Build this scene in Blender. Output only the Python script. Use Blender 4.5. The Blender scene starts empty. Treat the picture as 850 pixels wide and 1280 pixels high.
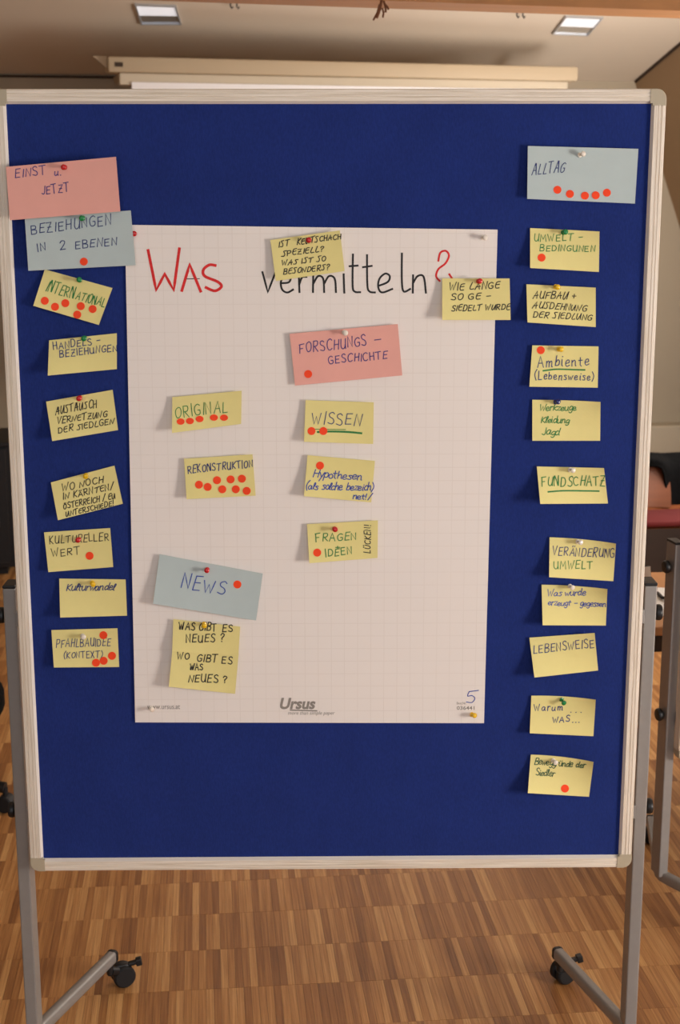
import bpy, bmesh, math, random
from mathutils import Vector, Matrix
random.seed(7)
SC = bpy.context.scene
COL = SC.collection
R = math.radians

# ------------------------------------------------------------------ camera
F_PX, PITCH, YAW, ROLL = 1790.74, .217289, .0108632, .00131642
HB = 0.48                                   # height of the pinboard's lower edge above the floor
CAM = Vector((-.010991, -2.64388, 1.314759 + HB))


def ray(u, v):
    r = (u - 425) / F_PX; up = -(v - 640) / F_PX; d = 1.0
    c, s = math.cos(ROLL), math.sin(ROLL); r, up = c*r + s*up, -s*r + c*up
    c, s = math.cos(PITCH), math.sin(PITCH); a = c*d + s*up; b = -s*d + c*up
    c, s = math.cos(YAW), math.sin(YAW)
    return Vector((c*r + s*a, -s*r + c*a, b))


def on_y(u, v, y):
    d = ray(u, v); return CAM + d * ((y - CAM.y) / d.y)


def on_z(u, v, z):
    d = ray(u, v); return CAM + d * ((z - CAM.z) / d.z)


def on_plane(u, v, p, n):
    d = ray(u, v); return CAM + d * ((p - CAM).dot(n) / d.dot(n))


fw = ray(425, 640)
rt = (ray(425 + F_PX, 640) - fw).normalized()
upv = (ray(425, 640 - F_PX) - fw).normalized()
cd = bpy.data.cameras.new('camera'); cam = bpy.data.objects.new('camera', cd); COL.objects.link(cam)
cd.sensor_fit = 'HORIZONTAL'; cd.sensor_width = 15.8; cd.lens = 15.8 * F_PX / 850
cam.matrix_world = Matrix(((rt.x, upv.x, -fw.x, CAM.x), (rt.y, upv.y, -fw.y, CAM.y), (rt.z, upv.z, -fw.z, CAM.z), (0, 0, 0, 1)))
cd.dof.use_dof = True; cd.dof.focus_distance = 2.72; cd.dof.aperture_fstop = 4.5
cd.clip_start = .05
SC.camera = cam

# ------------------------------------------------------------------ world, lights, exposure
SC.view_settings.view_transform = 'Standard'; SC.view_settings.look = 'None'
SC.view_settings.exposure = 0.0; SC.view_settings.gamma = 1.0
SC.view_settings.use_curve_mapping = False
try: SC.cycles.use_denoising = True
except Exception: pass
w = bpy.data.worlds.new('world'); SC.world = w; w.use_nodes = True
w.node_tree.nodes['Background'].inputs[0].default_value = (.75, .86, 1, 1)
w.node_tree.nodes['Background'].inputs[1].default_value = 1.0


def area(name, loc, target, sx, sy, power, col, spread=180):
    l = bpy.data.lights.new(name, 'AREA'); l.shape = 'RECTANGLE'; l.size = sx; l.size_y = sy
    l.energy = power; l.color = col; l.spread = R(spread)
    o = bpy.data.objects.new(name, l); COL.objects.link(o); o.location = loc
    o.rotation_euler = (Vector(target) - Vector(loc)).to_track_quat('-Z', 'Y').to_euler()
    return o


WARM = (1, .84, .70)
area('daylight_side_window', (3.42, -1.75, 1.30), (0, .0, 1.05), 1.0, 1.0, 128, (1, .91, .83))
area('rear_fill_light', (-.6, -4.6, 2.3), (0, 1.0, 1.0), 2.6, 1.4, 20, (1, .84, .70))  # added fill from behind the camera, no window is built there
area('ceiling_fill_light', (2.2, 2.9, 1.6), (-1.4, 3.6, 2.1), 2.2, 1.2, 92, (1, .91, .82))  # added light that brightens the ceiling

# ------------------------------------------------------------------ materials


def lin(c):
    return tuple(((x/255)/12.92 if x/255 <= .04045 else ((x/255 + .055)/1.055)**2.4) for x in c) + (1,)


class NT:
    def __init__(s, name):
        s.m = bpy.data.materials.new(name); s.m.use_nodes = True; s.t = s.m.node_tree
        s.b = s.t.nodes['Principled BSDF']

    def n(s, typ, **kw):
        x = s.t.nodes.new(typ)
        for k, v in kw.items():
            if k.startswith('i_'): x.inputs[k[2:].replace('_', ' ')].default_value = v
            elif k.startswith('j'): x.inputs[int(k[1:])].default_value = v
            else: setattr(x, k, v)
        return x

    def l(s, a, b): s.t.links.new(a, b)

    def bump(s, h, strength, dist):
        b = s.n('ShaderNodeBump'); b.inputs['Strength'].default_value = strength; b.inputs['Distance'].default_value = dist
        s.l(h, b.inputs['Height']); s.l(b.outputs[0], s.b.inputs['Normal'])


def mat(name, rgb, rough=.6, metal=0., var=.06, scale=30, bump=0., bdist=.001, spec=.5, coat=0., stretch=None, emit=0, detail=3):
    q = NT(name); q.b.inputs['Roughness'].default_value = rough; q.b.inputs['Metallic'].default_value = metal
    q.b.inputs['Specular IOR Level'].default_value = spec; q.b.inputs['Coat Weight'].default_value = coat
    tc = q.n('ShaderNodeTexCoord'); mp = q.n('ShaderNodeMapping')
    if stretch: mp.inputs['Scale'].default_value = stretch
    q.l(tc.outputs['Object'], mp.inputs[0])
    no = q.n('ShaderNodeTexNoise'); no.inputs['Scale'].default_value = scale; no.inputs['Detail'].default_value = detail
    q.l(mp.outputs[0], no.inputs['Vector'])
    c = lin(rgb)
    mx = q.n('ShaderNodeMix', data_type='RGBA')
    mx.inputs[6].default_value = tuple(x*(1-var*2) for x in c[:3]) + (1,)
    mx.inputs[7].default_value = tuple(min(1, x*(1+var*2)) for x in c[:3]) + (1,)
    q.l(no.outputs[0], mx.inputs[0]); q.l(mx.outputs[2], q.b.inputs['Base Color'])
    if bump: q.bump(no.outputs[0], bump, bdist)
    if emit:
        q.b.inputs['Emission Color'].default_value = c; q.b.inputs['Emission Strength'].default_value = emit
    return q.m


M = {}
M['ink_red'] = mat('red_marker_ink', (222, 36, 36), .7, var=.15, scale=200)
M['ink_black'] = mat('black_marker_ink', (30, 28, 30), .7, var=.2, scale=200)
M['ink_dark'] = mat('dark_pen_ink', (38, 36, 34), .7, var=.2, scale=300)
M['ink_navy'] = mat('navy_pen_ink', (44, 58, 118), .7, var=.25, scale=300)
M['ink_blue'] = mat('blue_pen_ink', (46, 74, 168), .7, var=.2, scale=300)
M['ink_violet'] = mat('violet_blue_pen_ink', (66, 52, 128), .7, var=.25, scale=300)
M['ink_green'] = mat('green_pen_ink', (40, 128, 62), .7, var=.25, scale=300)
M['ink_dgreen'] = mat('dark_green_pen_ink', (38, 84, 56), .7, var=.25, scale=300)
M['print_grey'] = mat('grey_print', (146, 138, 130), .8)
M['yellow'] = mat('yellow_note_paper', (238, 225, 152), .75, var=.025, scale=25, bump=.1, bdist=.002, spec=.2)
M['pink'] = mat('pink_card', (240, 176, 164), .75, var=.02, scale=25, spec=.2)
M['lblue'] = mat('pale_blue_card', (192, 206, 206), .75, var=.02, scale=25, spec=.2)
M['dot'] = mat('orange_red_dot_paper', (255, 76, 34), .6, var=.01, spec=.25)
M['grey_metal'] = mat('grey_painted_metal', (150, 146, 142), .42, .25, var=.03, scale=60, spec=.5)
M['black_plastic'] = mat('black_plastic', (22, 22, 24), .45, var=.1)
M['black_rubber'] = mat('black_rubber', (16, 16, 18), .65, var=.1)
M['corner'] = mat('beige_plastic_corner', (186, 174, 150), .5, var=.02)
M['lip'] = mat('lit_lip', (244, 236, 224), .4, var=.01)  # near-white so the frame's inner edge reads as lit
M['steel'] = mat('needle_steel', (190, 190, 190), .3, 1.)
M['wall'] = mat('wall_paint', (180, 168, 148), .9, var=.02, scale=3, spec=.1)
M['ceil'] = mat('ceiling_paint', (214, 202, 186), .9, var=.02, scale=2, spec=.1)
M['slope'] = mat('slope_paint', (176, 152, 124), .9, var=.02, scale=3, spec=.1)
M['ledge'] = mat('pale_ledge_paint', (198, 186, 164), .7, var=.02, scale=3)
M['joint'] = mat('dark_joint', (60, 44, 32), .8)
M['screen_case'] = mat('cream_screen_casing', (192, 174, 146), .6, var=.02, scale=5)
M['screen_case2'] = mat('pale_screen_fascia', (204, 192, 170), .6, var=.02, scale=5)
M['cloth'] = mat('white_screen_cloth', (245, 245, 248), .8, var=.01)
M['ply'] = mat('orange_plywood', (118, 62, 26), .45, var=.12, scale=8, stretch=(1, 1, 8), coat=.2)
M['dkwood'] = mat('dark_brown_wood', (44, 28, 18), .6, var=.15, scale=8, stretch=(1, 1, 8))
M['table'] = mat('warm_table_laminate', (182, 128, 80), .4, var=.06, scale=10, stretch=(8, 1, 1))
M['redpad'] = mat('dark_red_upholstery', (92, 8, 9), .85, var=.1, scale=80)
M['black_cloth'] = mat('black_cloth', (9, 9, 10), .95, spec=.1, var=.2, scale=40, bump=.5, bdist=.01)
M['white_board'] = mat('white_board_face', (232, 228, 218), .4, var=.01)
M['lamp_frame'] = mat('lamp_frame_metal', (196, 200, 206), .3, .6, var=.02)
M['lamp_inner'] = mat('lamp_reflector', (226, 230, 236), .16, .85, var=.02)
M['reflection_glow'] = mat('lamp_reflection_glow', (232, 234, 240), .5, emit=.55)  # weak emission imitates daylight reflected in the downlights
M['glass'] = NT('window_glass').m
M['glass'].node_tree.nodes['Principled BSDF'].inputs['Transmission Weight'].default_value = 1
M['glass'].node_tree.nodes['Principled BSDF'].inputs['Roughness'].default_value = 0
M['twig'] = mat('dried_brown_twig', (110, 66, 38), .8, var=.2)
PINC = {'red': (200, 26, 30), 'green': (14, 130, 64), 'yellow': (238, 190, 20), 'white': (232, 222, 208), 'blue': (24, 32, 96)}
for k, v in PINC.items():
    M['pin_' + k] = mat(k + '_pin_plastic', v, .25, var=.02, coat=.3)


def fabric():
    q = NT('royal_blue_felt'); q.b.inputs['Roughness'].default_value = .95; q.b.inputs['Specular IOR Level'].default_value = .15
    q.b.inputs['Sheen Weight'].default_value = .15; q.b.inputs['Sheen Tint'].default_value = (.3, .4, 1, 1)
    tc = q.n('ShaderNodeTexCoord')
    a = q.n('ShaderNodeTexNoise', i_Scale=420., i_Detail=4.); b = q.n('ShaderNodeTexNoise', i_Scale=9., i_Detail=3.)
    mp = q.n('ShaderNodeMapping'); mp.inputs['Scale'].default_value = (1, 1, .35)
    q.l(tc.outputs['Object'], mp.inputs[0]); q.l(mp.outputs[0], a.inputs[0]); q.l(tc.outputs['Object'], b.inputs[0])
    m1 = q.n('ShaderNodeMix', data_type='RGBA'); m1.inputs[6].default_value = lin((20, 32, 82)); m1.inputs[7].default_value = lin((38, 60, 140))
    ad = q.n('ShaderNodeMath', operation='MULTIPLY_ADD', j1=.35, j2=0.); q.l(b.outputs[0], ad.inputs[0])
    a2 = q.n('ShaderNodeMath', operation='MULTIPLY_ADD', j1=.65); q.l(a.outputs[0], a2.inputs[0]); q.l(ad.outputs[0], a2.inputs[2])
    q.l(a2.outputs[0], m1.inputs[0]); q.l(m1.outputs[2], q.b.inputs['Base Color'])
    q.bump(a.outputs[0], .35, .0008)
    return q.m


def frame_wood(name, axis):
    """cream aluminium profile foil with faint streaks that run along the rail"""
    q = NT(name); q.b.inputs['Roughness'].default_value = .42
    tc = q.n('ShaderNodeTexCoord'); mp = q.n('ShaderNodeMapping')
    mp.inputs['Scale'].default_value = (1.2, 40, 60) if axis == 'x' else (60, 40, 1.2)
    q.l(tc.outputs['Object'], mp.inputs[0])
    a = q.n('ShaderNodeTexNoise', i_Scale=6., i_Detail=3., i_Distortion=.4); q.l(mp.outputs[0], a.inputs[0])
    cr = q.n('ShaderNodeValToRGB'); e = cr.color_ramp.elements
    e[0].position = .3; e[0].color = lin((218, 203, 182)); e[1].position = .6; e[1].color = lin((244, 233, 218))
    q.l(a.outputs[0], cr.inputs[0]); q.l(cr.outputs[0], q.b.inputs['Base Color'])
    return q.m


def sheet_mat():
    """flipchart paper, faint printed 25 mm grid from the sheet's own UVs (metres)"""
    q = NT('flipchart_paper'); q.b.inputs['Roughness'].default_value = .8; q.b.inputs['Specular IOR Level'].default_value = .2
    uv = q.n('ShaderNodeUVMap'); sp = q.n('ShaderNodeSeparateXYZ'); q.l(uv.outputs[0], sp.inputs[0])
    outs = []
    for i in (0, 1):
        d = q.n('ShaderNodeMath', operation='DIVIDE', j1=.0254); q.l(sp.outputs[i], d.inputs[0])
        f = q.n('ShaderNodeMath', operation='FRACT'); q.l(d.outputs[0], f.inputs[0])
        c = q.n('ShaderNodeMath', operation='LESS_THAN', j1=.05); q.l(f.outputs[0], c.inputs[0]); outs.append(c)
    mx = q.n('ShaderNodeMath', operation='MAXIMUM'); q.l(outs[0].outputs[0], mx.inputs[0]); q.l(outs[1].outputs[0], mx.inputs[1])
    no = q.n('ShaderNodeTexNoise', i_Scale=7., i_Detail=2.); q.l(uv.outputs[0], no.inputs[0])
    k = q.n('ShaderNodeMath', operation='MULTIPLY'); q.l(mx.outputs[0], k.inputs[0]); q.l(no.outputs[0], k.inputs[1])
    k2 = q.n('ShaderNodeMath', operation='MULTIPLY', j1=.42); q.l(k.outputs[0], k2.inputs[0])
    m1 = q.n('ShaderNodeMix', data_type='RGBA'); m1.inputs[6].default_value = lin((246, 238, 232)); m1.inputs[7].default_value = lin((216, 203, 192))
    q.l(k2.outputs[0], m1.inputs[0]); q.l(m1.outputs[2], q.b.inputs['Base Color'])
    n2 = q.n('ShaderNodeTexNoise', i_Scale=4., i_Detail=2.); q.l(uv.outputs[0], n2.inputs[0]); q.bump(n2.outputs[0], .25, .01)
    return q.m


FLOOR_ANG = R(4.8); ROW = .178; SW = .0172; ROW0 = .565


def parquet():
    """each short oak strip takes its own tone; strips are real pieces on the floor"""
    q = NT('oak_parquet_strip'); q.b.inputs['Specular IOR Level'].default_value = .4
    g = q.n('ShaderNodeNewGeometry')
    mp = q.n('ShaderNodeVectorRotate', rotation_type='Z_AXIS'); mp.inputs['Angle'].default_value = -FLOOR_ANG
    q.l(g.outputs['Position'], mp.inputs['Vector'])
    sp = q.n('ShaderNodeSeparateXYZ'); q.l(mp.outputs[0], sp.inputs[0])
    ox = q.n('ShaderNodeMath', operation='DIVIDE', j1=SW); q.l(sp.outputs[0], ox.inputs[0])
    fx = q.n('ShaderNodeMath', operation='FLOOR'); q.l(ox.outputs[0], fx.inputs[0])
    oy = q.n('ShaderNodeMath', operation='ADD', j1=-ROW0*math.cos(FLOOR_ANG)); q.l(sp.outputs[1], oy.inputs[0])
    o2 = q.n('ShaderNodeMath', operation='DIVIDE', j1=ROW); q.l(oy.outputs[0], o2.inputs[0])
    fy = q.n('ShaderNodeMath', operation='FLOOR'); q.l(o2.outputs[0], fy.inputs[0])
    cb = q.n('ShaderNodeCombineXYZ'); q.l(fx.outputs[0], cb.inputs[0]); q.l(fy.outputs[0], cb.inputs[1])
    wn = q.n('ShaderNodeTexWhiteNoise', noise_dimensions='2D'); q.l(cb.outputs[0], wn.inputs[0])
    # clusters of a few strips share a tone
    f3 = q.n('ShaderNodeMath', operation='DIVIDE', j1=4.); q.l(fx.outputs[0], f3.inputs[0])
    f4 = q.n('ShaderNodeMath', operation='FLOOR'); q.l(f3.outputs[0], f4.inputs[0])
    cb2 = q.n('ShaderNodeCombineXYZ'); q.l(f4.outputs[0], cb2.inputs[0]); q.l(fy.outputs[0], cb2.inputs[1]); cb2.inputs[2].default_value = 3
    wn2 = q.n('ShaderNodeTexWhiteNoise', noise_dimensions='3D'); q.l(cb2.outputs[0], wn2.inputs[0])
    # grain along the strip
    m2 = q.n('ShaderNodeMapping'); m2.inputs['Scale'].default_value = (260, 5, 1); q.l(mp.outputs[0], m2.inputs[0])
    ofs = q.n('ShaderNodeVectorMath', operation='ADD'); q.l(m2.outputs[0], ofs.inputs[0])
    sc = q.n('ShaderNodeVectorMath', operation='SCALE'); sc.inputs[3].default_value = 40; q.l(wn.outputs[1], sc.inputs[0]); q.l(sc.outputs[0], ofs.inputs[1])
    gr = q.n('ShaderNodeTexNoise', i_Scale=1., i_Detail=4., i_Roughness=.6); q.l(ofs.outputs[0], gr.inputs[0])
    t1 = q.n('ShaderNodeMath', operation='MULTIPLY', j1=.34); q.l(wn.outputs[0], t1.inputs[0])
    t2 = q.n('ShaderNodeMath', operation='MULTIPLY_ADD', j1=.12); q.l(wn2.outputs[0], t2.inputs[0]); q.l(t1.outputs[0], t2.inputs[2])
    t3 = q.n('ShaderNodeMath', operation='MULTIPLY_ADD', j1=.60); q.l(gr.outputs[0], t3.inputs[0]); q.l(t2.outputs[0], t3.inputs[2])
    cr = q.n('ShaderNodeValToRGB'); e = cr.color_ramp.elements
    e[0].position = .24; e[0].color = lin((128, 82, 46)); e[1].position = .80; e[1].color = lin((222, 172, 112))
    x = e.new(.42); x.color = lin((158, 106, 60)); x = e.new(.58); x.color = lin((186, 132, 78))
    q.l(t3.outputs[0], cr.inputs[0]); q.l(cr.outputs[0], q.b.inputs['Base Color'])
    q.b.inputs['Roughness'].default_value = .42
    q.bump(gr.outputs[0], .12, .0006)
    return q.m


M['felt'] = fabric(); M['frame_x'] = frame_wood('cream_rail_horizontal', 'x'); M['frame_z'] = frame_wood('cream_rail_vertical', 'z')
M['sheet'] = sheet_mat(); M['parquet'] = parquet()
M['beam'] = mat('warm_timber_beam', (166, 114, 64), .6, var=.12, scale=5, stretch=(1, 8, 8), bump=.2)

# ------------------------------------------------------------------ object helpers


def root(name, label, cat, loc=(0, 0, 0), rz=0, group=None, kind=None):
    o = bpy.data.objects.new(name, None); COL.objects.link(o); o.location = loc; o.rotation_euler = (0, 0, rz)
    o.empty_display_size = .05
    if label: o['label'] = label
    if cat: o['category'] = cat
    if group: o['group'] = group
    if kind: o['kind'] = kind
    return o


def mesh_obj(name, verts, faces, material, parent=None, world=False, uvs=None, smooth=False, label=None, kind=None):
    """world=True: verts are world coordinates, moved into the (unrotated) parent's frame"""
    if world and parent is not None:
        off = Vector((0, 0, 0)); p = parent
        while p is not None: off += p.location; p = p.parent
        verts = [Vector(v) - off for v in verts]
    me = bpy.data.meshes.new(name); me.from_pydata([tuple(v) for v in verts], [], faces); me.materials.append(material)
    if uvs:
        ul = me.uv_layers.new(name='UVMap')
        for lp in me.loops: ul.data[lp.index].uv = uvs[lp.vertex_index]
    me.validate(); me.update()
    if smooth:
        for p_ in me.polygons: p_.use_smooth = True
    o = bpy.data.objects.new(name, me); COL.objects.link(o)
    if parent is not None: o.parent = parent
    if label: o['label'] = label
    if kind: o['kind'] = kind
    return o


class MB:
    def __init__(s): s.v = []; s.f = []

    def add(s, v, f):
        n = len(s.v); s.v += [Vector(x) for x in v]; s.f += [tuple(i + n for i in q) for q in f]

    def box(s, a, b, bev=0.0, mtx=None):
        bm = bmesh.new(); bmesh.ops.create_cube(bm, size=1)
        a = Vector(a); b = Vector(b); c = (a + b) / 2; d = b - a
        for v in bm.verts: v.co = Vector((v.co.x*d.x, v.co.y*d.y, v.co.z*d.z)) + c
        if bev: bmesh.ops.bevel(bm, geom=bm.edges[:], offset=bev, segments=2, profile=.5, affect='EDGES')
        s.bm(bm, mtx)

    def bm(s, bm, mtx=None):
        bm.verts.index_update()
        vs = [(mtx @ v.co if mtx else v.co.copy()) for v in bm.verts]
        s.add(vs, [[v.index for v in f.verts] for f in bm.faces]); bm.free()

    def lathe(s, prof, mtx=None, n=20):
        """prof: list of (radius, height) about local z"""
        vs = []; fs = []
        for r_, h in prof:
            for i in range(n):
                a = 2*math.pi*i/n; vs.append(Vector((r_*math.cos(a), r_*math.sin(a), h)))
        for k in range(len(prof)-1):
            for i in range(n):
                j = (i+1) % n; fs.append((k*n+i, k*n+j, (k+1)*n+j, (k+1)*n+i))
        fs.append(tuple(reversed(range(n)))); fs.append(tuple((len(prof)-1)*n+i for i in range(n)))
        if mtx: vs = [mtx @ v for v in vs]
        s.add(vs, fs)

    def cyl(s, p, q, r_, n=16, bev=0):
        p = Vector(p); q = Vector(q); d = q - p; L = d.length
        m = Matrix.Translation(p) @ d.to_track_quat('Z', 'Y').to_matrix().to_4x4()
        pr = [(r_, 0), (r_, L)] if not bev else [(r_-bev, 0), (r_, bev), (r_, L-bev), (r_-bev, L)]
        s.lathe(pr, m, n)

    def tube(s, pts, r_, n=10):
        """a tube along a polyline"""
        pts = [Vector(p) for p in pts]; vs = []; fs = []
        for i, p in enumerate(pts):
            d = (pts[min(i+1, len(pts)-1)] - pts[max(i-1, 0)]).normalized()
            a = d.orthogonal().normalized() if i == 0 else (a - d*a.dot(d)).normalized()
            b = d.cross(a)
            for k in range(n):
                t = 2*math.pi*k/n; vs.append(p + (a*math.cos(t) + b*math.sin(t))*r_)
        for i in range(len(pts)-1):
            for k in range(n):
                j = (k+1) % n; fs.append((i*n+k, i*n+j, (i+1)*n+j, (i+1)*n+k))
        fs.append(tuple(reversed(range(n)))); fs.append(tuple((len(pts)-1)*n+k for k in range(n)))
        s.add(vs, fs)

    def sweep_rect(s, pts, w_, h_, r_=.003):
        """rectangular bar (rounded edges) swept along a horizontal path"""
        prof = []
        for sx, sz, a0 in ((1, 1, 0), (-1, 1, 90), (-1, -1, 180), (1, -1, 270)):
            for k in range(3):
                a = R(a0 + 45*k); prof.append((sx*(w_/2-r_) + r_*math.cos(a), sz*(h_/2-r_) + r_*math.sin(a)))
        n = len(prof); vs = []; fs = []; pts = [Vector(p) for p in pts]
        for i, p in enumerate(pts):
            d = (pts[min(i+1, len(pts)-1)] - pts[max(i-1, 0)]); d.z = 0; d.normalize(); side = Vector((d.y, -d.x, 0))
            for x, z in prof: vs.append(p + side*x + Vector((0, 0, z)))
        for i in range(len(pts)-1):
            for k in range(n):
                j = (k+1) % n; fs.append((i*n+k, (i+1)*n+k, (i+1)*n+j, i*n+j))
        fs.append(tuple(range(n))); fs.append(tuple(reversed([(len(pts)-1)*n+k for k in range(n)])))
        s.add(vs, fs)

    def build(s, name, m, parent=None, world=False, smooth=False, label=None, kind=None, recalc=True):
        o = mesh_obj(name, s.v, s.f, m, parent, world, None, smooth, label, kind)
        if recalc:
            bm = bmesh.new(); bm.from_mesh(o.data); bmesh.ops.recalc_face_normals(bm, faces=bm.faces[:]); bm.to_mesh(o.data); bm.free()
        if smooth: smooth_angle(o)
        return o


def smooth_angle(o, deg=38):
    me = o.data
    for p in me.polygons: p.use_smooth = True
    bm = bmesh.new(); bm.from_mesh(me)
    for e in bm.edges:
        if len(e.link_faces) == 2 and e.calc_face_angle(0) > R(deg): e.smooth = False
    bm.to_mesh(me); bm.free()


def struct(o):
    o['kind'] = 'structure'; return o

# ------------------------------------------------------------------ the room
TH = R(9); EX = Vector((math.cos(TH), math.sin(TH), 0)); EY = Vector((-math.sin(TH), math.cos(TH), 0)); UP = Vector((0, 0, 1))
d0 = ray(400, 97); k0 = 7.8 / d0.y
WP = CAM + d0 * k0                                   # a point where back wall meets ceiling
cor = on_plane(793, 105, WP, EY)                     # upper right corner of the back wall
ZJ = WP.z
cor = WP + EX * (cor - WP).dot(EX)                   # keep the junction level
low = on_plane(850, 285, WP, EY); sd = (low - cor).normalized()        # slope direction in the wall plane
tanc = math.tan(R(13))
CD = (-EY + UP * tanc)                               # up the ceiling towards the camera
BACK = 12.2; LEFT = 6.5
Lj = cor - EX * LEFT
rfoot = cor + sd * (cor.z / -sd.z)


def prism(name, quad, n, t, m):
    """a slab: quad pushed by thickness t along n"""
    n = Vector(n).normalized(); v = [Vector(q) for q in quad] + [Vector(q) + n*t for q in quad]; k = len(quad)
    f = [tuple(range(k)), tuple(reversed(range(k, 2*k)))] + [(i, (i+1) % k, (i+1) % k + k, i + k) for i in range(k)]
    b = MB(); b.add(v, f); return struct(b.build(name, m))


lfoot = Vector((Lj.x, Lj.y, 0))
prism('wall_back', [lfoot, rfoot, cor, Lj], EY, .2, M['wall'])
cl = Lj + CD*BACK; cr_ = cor + CD*BACK
nceil = EX.cross(CD).normalized(); nceil = nceil if nceil.z > 0 else -nceil
prism('ceiling', [Lj, cor, cr_, cl], nceil, .15, M['ceil'])
lb = lfoot - EY*BACK
prism('wall_left', [lfoot, Lj, cl, lb], -EX, .2, M['wall'])
# the slope on the right, built round a window opening
nsl = sd.cross(-EY).normalized(); nsl = nsl if nsl.x > 0 else -nsl      # outward


def slope_pt(s_, t_):                                # s along the room towards the camera, t share of the way down
    a = cor + CD*s_; b = rfoot - EY*s_
    return a.lerp(b, t_)


def slope_grid(wins):
    ss = sorted({0, BACK} | {w_[0] for w_ in wins} | {w_[1] for w_ in wins}); tt = sorted({0, 1} | {w_[2] for w_ in wins} | {w_[3] for w_ in wins})
    b = MB()
    for i in range(len(ss)-1):
        for j in range(len(tt)-1):
            sm = (ss[i]+ss[i+1])/2; tm = (tt[j]+tt[j+1])/2
            if any(w_[0] < sm < w_[1] and w_[2] < tm < w_[3] for w_ in wins): continue
            q = [slope_pt(ss[i], tt[j]), slope_pt(ss[i+1], tt[j]), slope_pt(ss[i+1], tt[j+1]), slope_pt(ss[i], tt[j+1])]
            v = q + [x + nsl*.18 for x in q]
            b.add(v, [(0, 1, 2, 3), (7, 6, 5, 4), (0, 1, 5, 4), (1, 2, 6, 5), (2, 3, 7, 6), (3, 0, 4, 7)])
    return struct(b.build('wall_right', M['slope']))


WINS = [(5.9, 7.7, .42, .80), (1.9, 3.2, .42, .80)]
slope_grid(WINS)
for n_, w_ in enumerate(WINS):
    q = [slope_pt(w_[0], w_[2]), slope_pt(w_[1], w_[2]), slope_pt(w_[1], w_[3]), slope_pt(w_[0], w_[3])]
    mid = (q[0]+q[2])/2
    wr = root('window_%d' % (n_+1), None, None, mid, kind='structure')
    b = MB()
    edges = [(q[0], q[1]), (q[1], q[2]), (q[2], q[3]), (q[3], q[0]), ((q[0]+q[1])/2, (q[2]+q[3])/2)]
    for a_, c_ in edges: b.cyl(a_ + nsl*.06, c_ + nsl*.06, .035, 8)
    b.build('window_frame', M['ledge'], wr, world=True)
    for a_, c_ in ((0, .5), (.5, 1)):
        p4 = [q[0].lerp(q[1], a_), q[0].lerp(q[1], c_), q[3].lerp(q[2], c_), q[3].lerp(q[2], a_)]
        mesh_obj('window_pane', [p + nsl*.06 for p in p4] + [p + nsl*.066 for p in p4], [(0, 1, 2, 3), (7, 6, 5, 4), (0, 1, 5, 4), (1, 2, 6, 5), (2, 3, 7, 6), (3, 0, 4, 7)], M['glass'], wr, world=True)
# joint line where ceiling meets slope
b = MB(); b.tube([cor + CD*.02 - UP*.006, cor + CD*3.0 - UP*.006], .008, 6); struct(b.build('trim_1', M['joint']))
# pale ledge along the foot of the back wall
pz = on_plane(835, 537, WP - EY*.25, EY).z
b = MB(); mt = Matrix.Translation(Vector((cor.x, cor.y, 0))) @ Matrix.Rotation(TH, 4, 'Z')
b.box((-LEFT+.01, -.12, 0.001), (.55, -.001, pz), .01, mt); struct(b.build('trim_2', M['ledge']))
b = MB(); b.tube([Lj - EY*.01 - UP*.012 + EX*.02, cor - EY*.01 - UP*.012 - EX*2.6], .006, 6); struct(b.build('trim_3', M['joint']))

# floor: a slab, and the strips that can be picked apart
fl = mesh_obj('floor', *(lambda p: ([Vector((x.x, x.y, z)) for z in (-.0012, -.2) for x in p], [(0, 1, 2, 3), (7, 6, 5, 4), (0, 1, 5, 4), (1, 2, 6, 5), (2, 3, 7, 6), (3, 0, 4, 7)]))([lfoot, rfoot, rfoot - EY*BACK, lb]), M['dkwood'])
struct(fl)


def strip_geo(L, W, H=.0026):
    x, y = W/2, L/2; c = .00018
    v = [(-x, -y, -.0012), (x, -y, -.0012), (x, y, -.0012), (-x, y, -.0012), (-x+c, -y+c, 0), (x-c, -y+c, 0), (x-c, y-c, 0), (-x+c, y-c, 0)]
    return v, [(4, 5, 6, 7), (0, 1, 5, 4), (1, 2, 6, 5), (2, 3, 7, 6), (3, 0, 4, 7)]


def project(p):
    d = Vector(p) - CAM; z = d.dot(fw)
    if z <= .1: return None
    return 425 + F_PX*d.dot(rt)/z, 640 - F_PX*d.dot(upv)/z


sv, sf = strip_geo(ROW - .0003, SW - .00016)
sme = bpy.data.meshes.new('parquet_strip'); sme.from_pydata(sv, [], sf); sme.materials.append(M['parquet'])
ca, sa = math.cos(FLOOR_ANG), math.sin(FLOOR_ANG)
near = []; far = []
base_r = ROW0*ca
for iy in range(-16, 44):
    for ix in range(-230, 230):
        lx = (ix+.5)*SW; ly = base_r + (iy+.5)*ROW
        x = ca*lx - sa*ly; y = sa*lx + ca*ly
        p = Vector((x, y, 0)); rel = p - rfoot
        t_ = rel.dot(EY); sx = rel.dot(EX)
        if t_ > -.08 or t_ < -BACK or sx > -.02: continue
        uv = project(p)
        vis = uv and 20 < uv[0] < 842 and 1080 < uv[1] < 1292
        (near if vis else far).append(((p - CAM).length, x, y))
near.sort(); far += near[300:]; near = near[:300]
for _, x, y in near:
    o = bpy.data.objects.new('parquet_strip', sme); COL.objects.link(o); o.parent = fl; o.location = (x, y, 0); o.rotation_euler = (0, 0, FLOOR_ANG)
V = []; Fc = []
rsv = [(ca*a - sa*b_, sa*a + ca*b_, c) for a, b_, c in sv]
for _, x, y in far:
    n = len(V); V += [(a+x, b_+y, c) for a, b_, c in rsv]; Fc += [tuple(i+n for i in f) for f in sf]
mesh_obj('parquet_field', V, Fc, M['parquet'], fl, kind='stuff')

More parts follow.
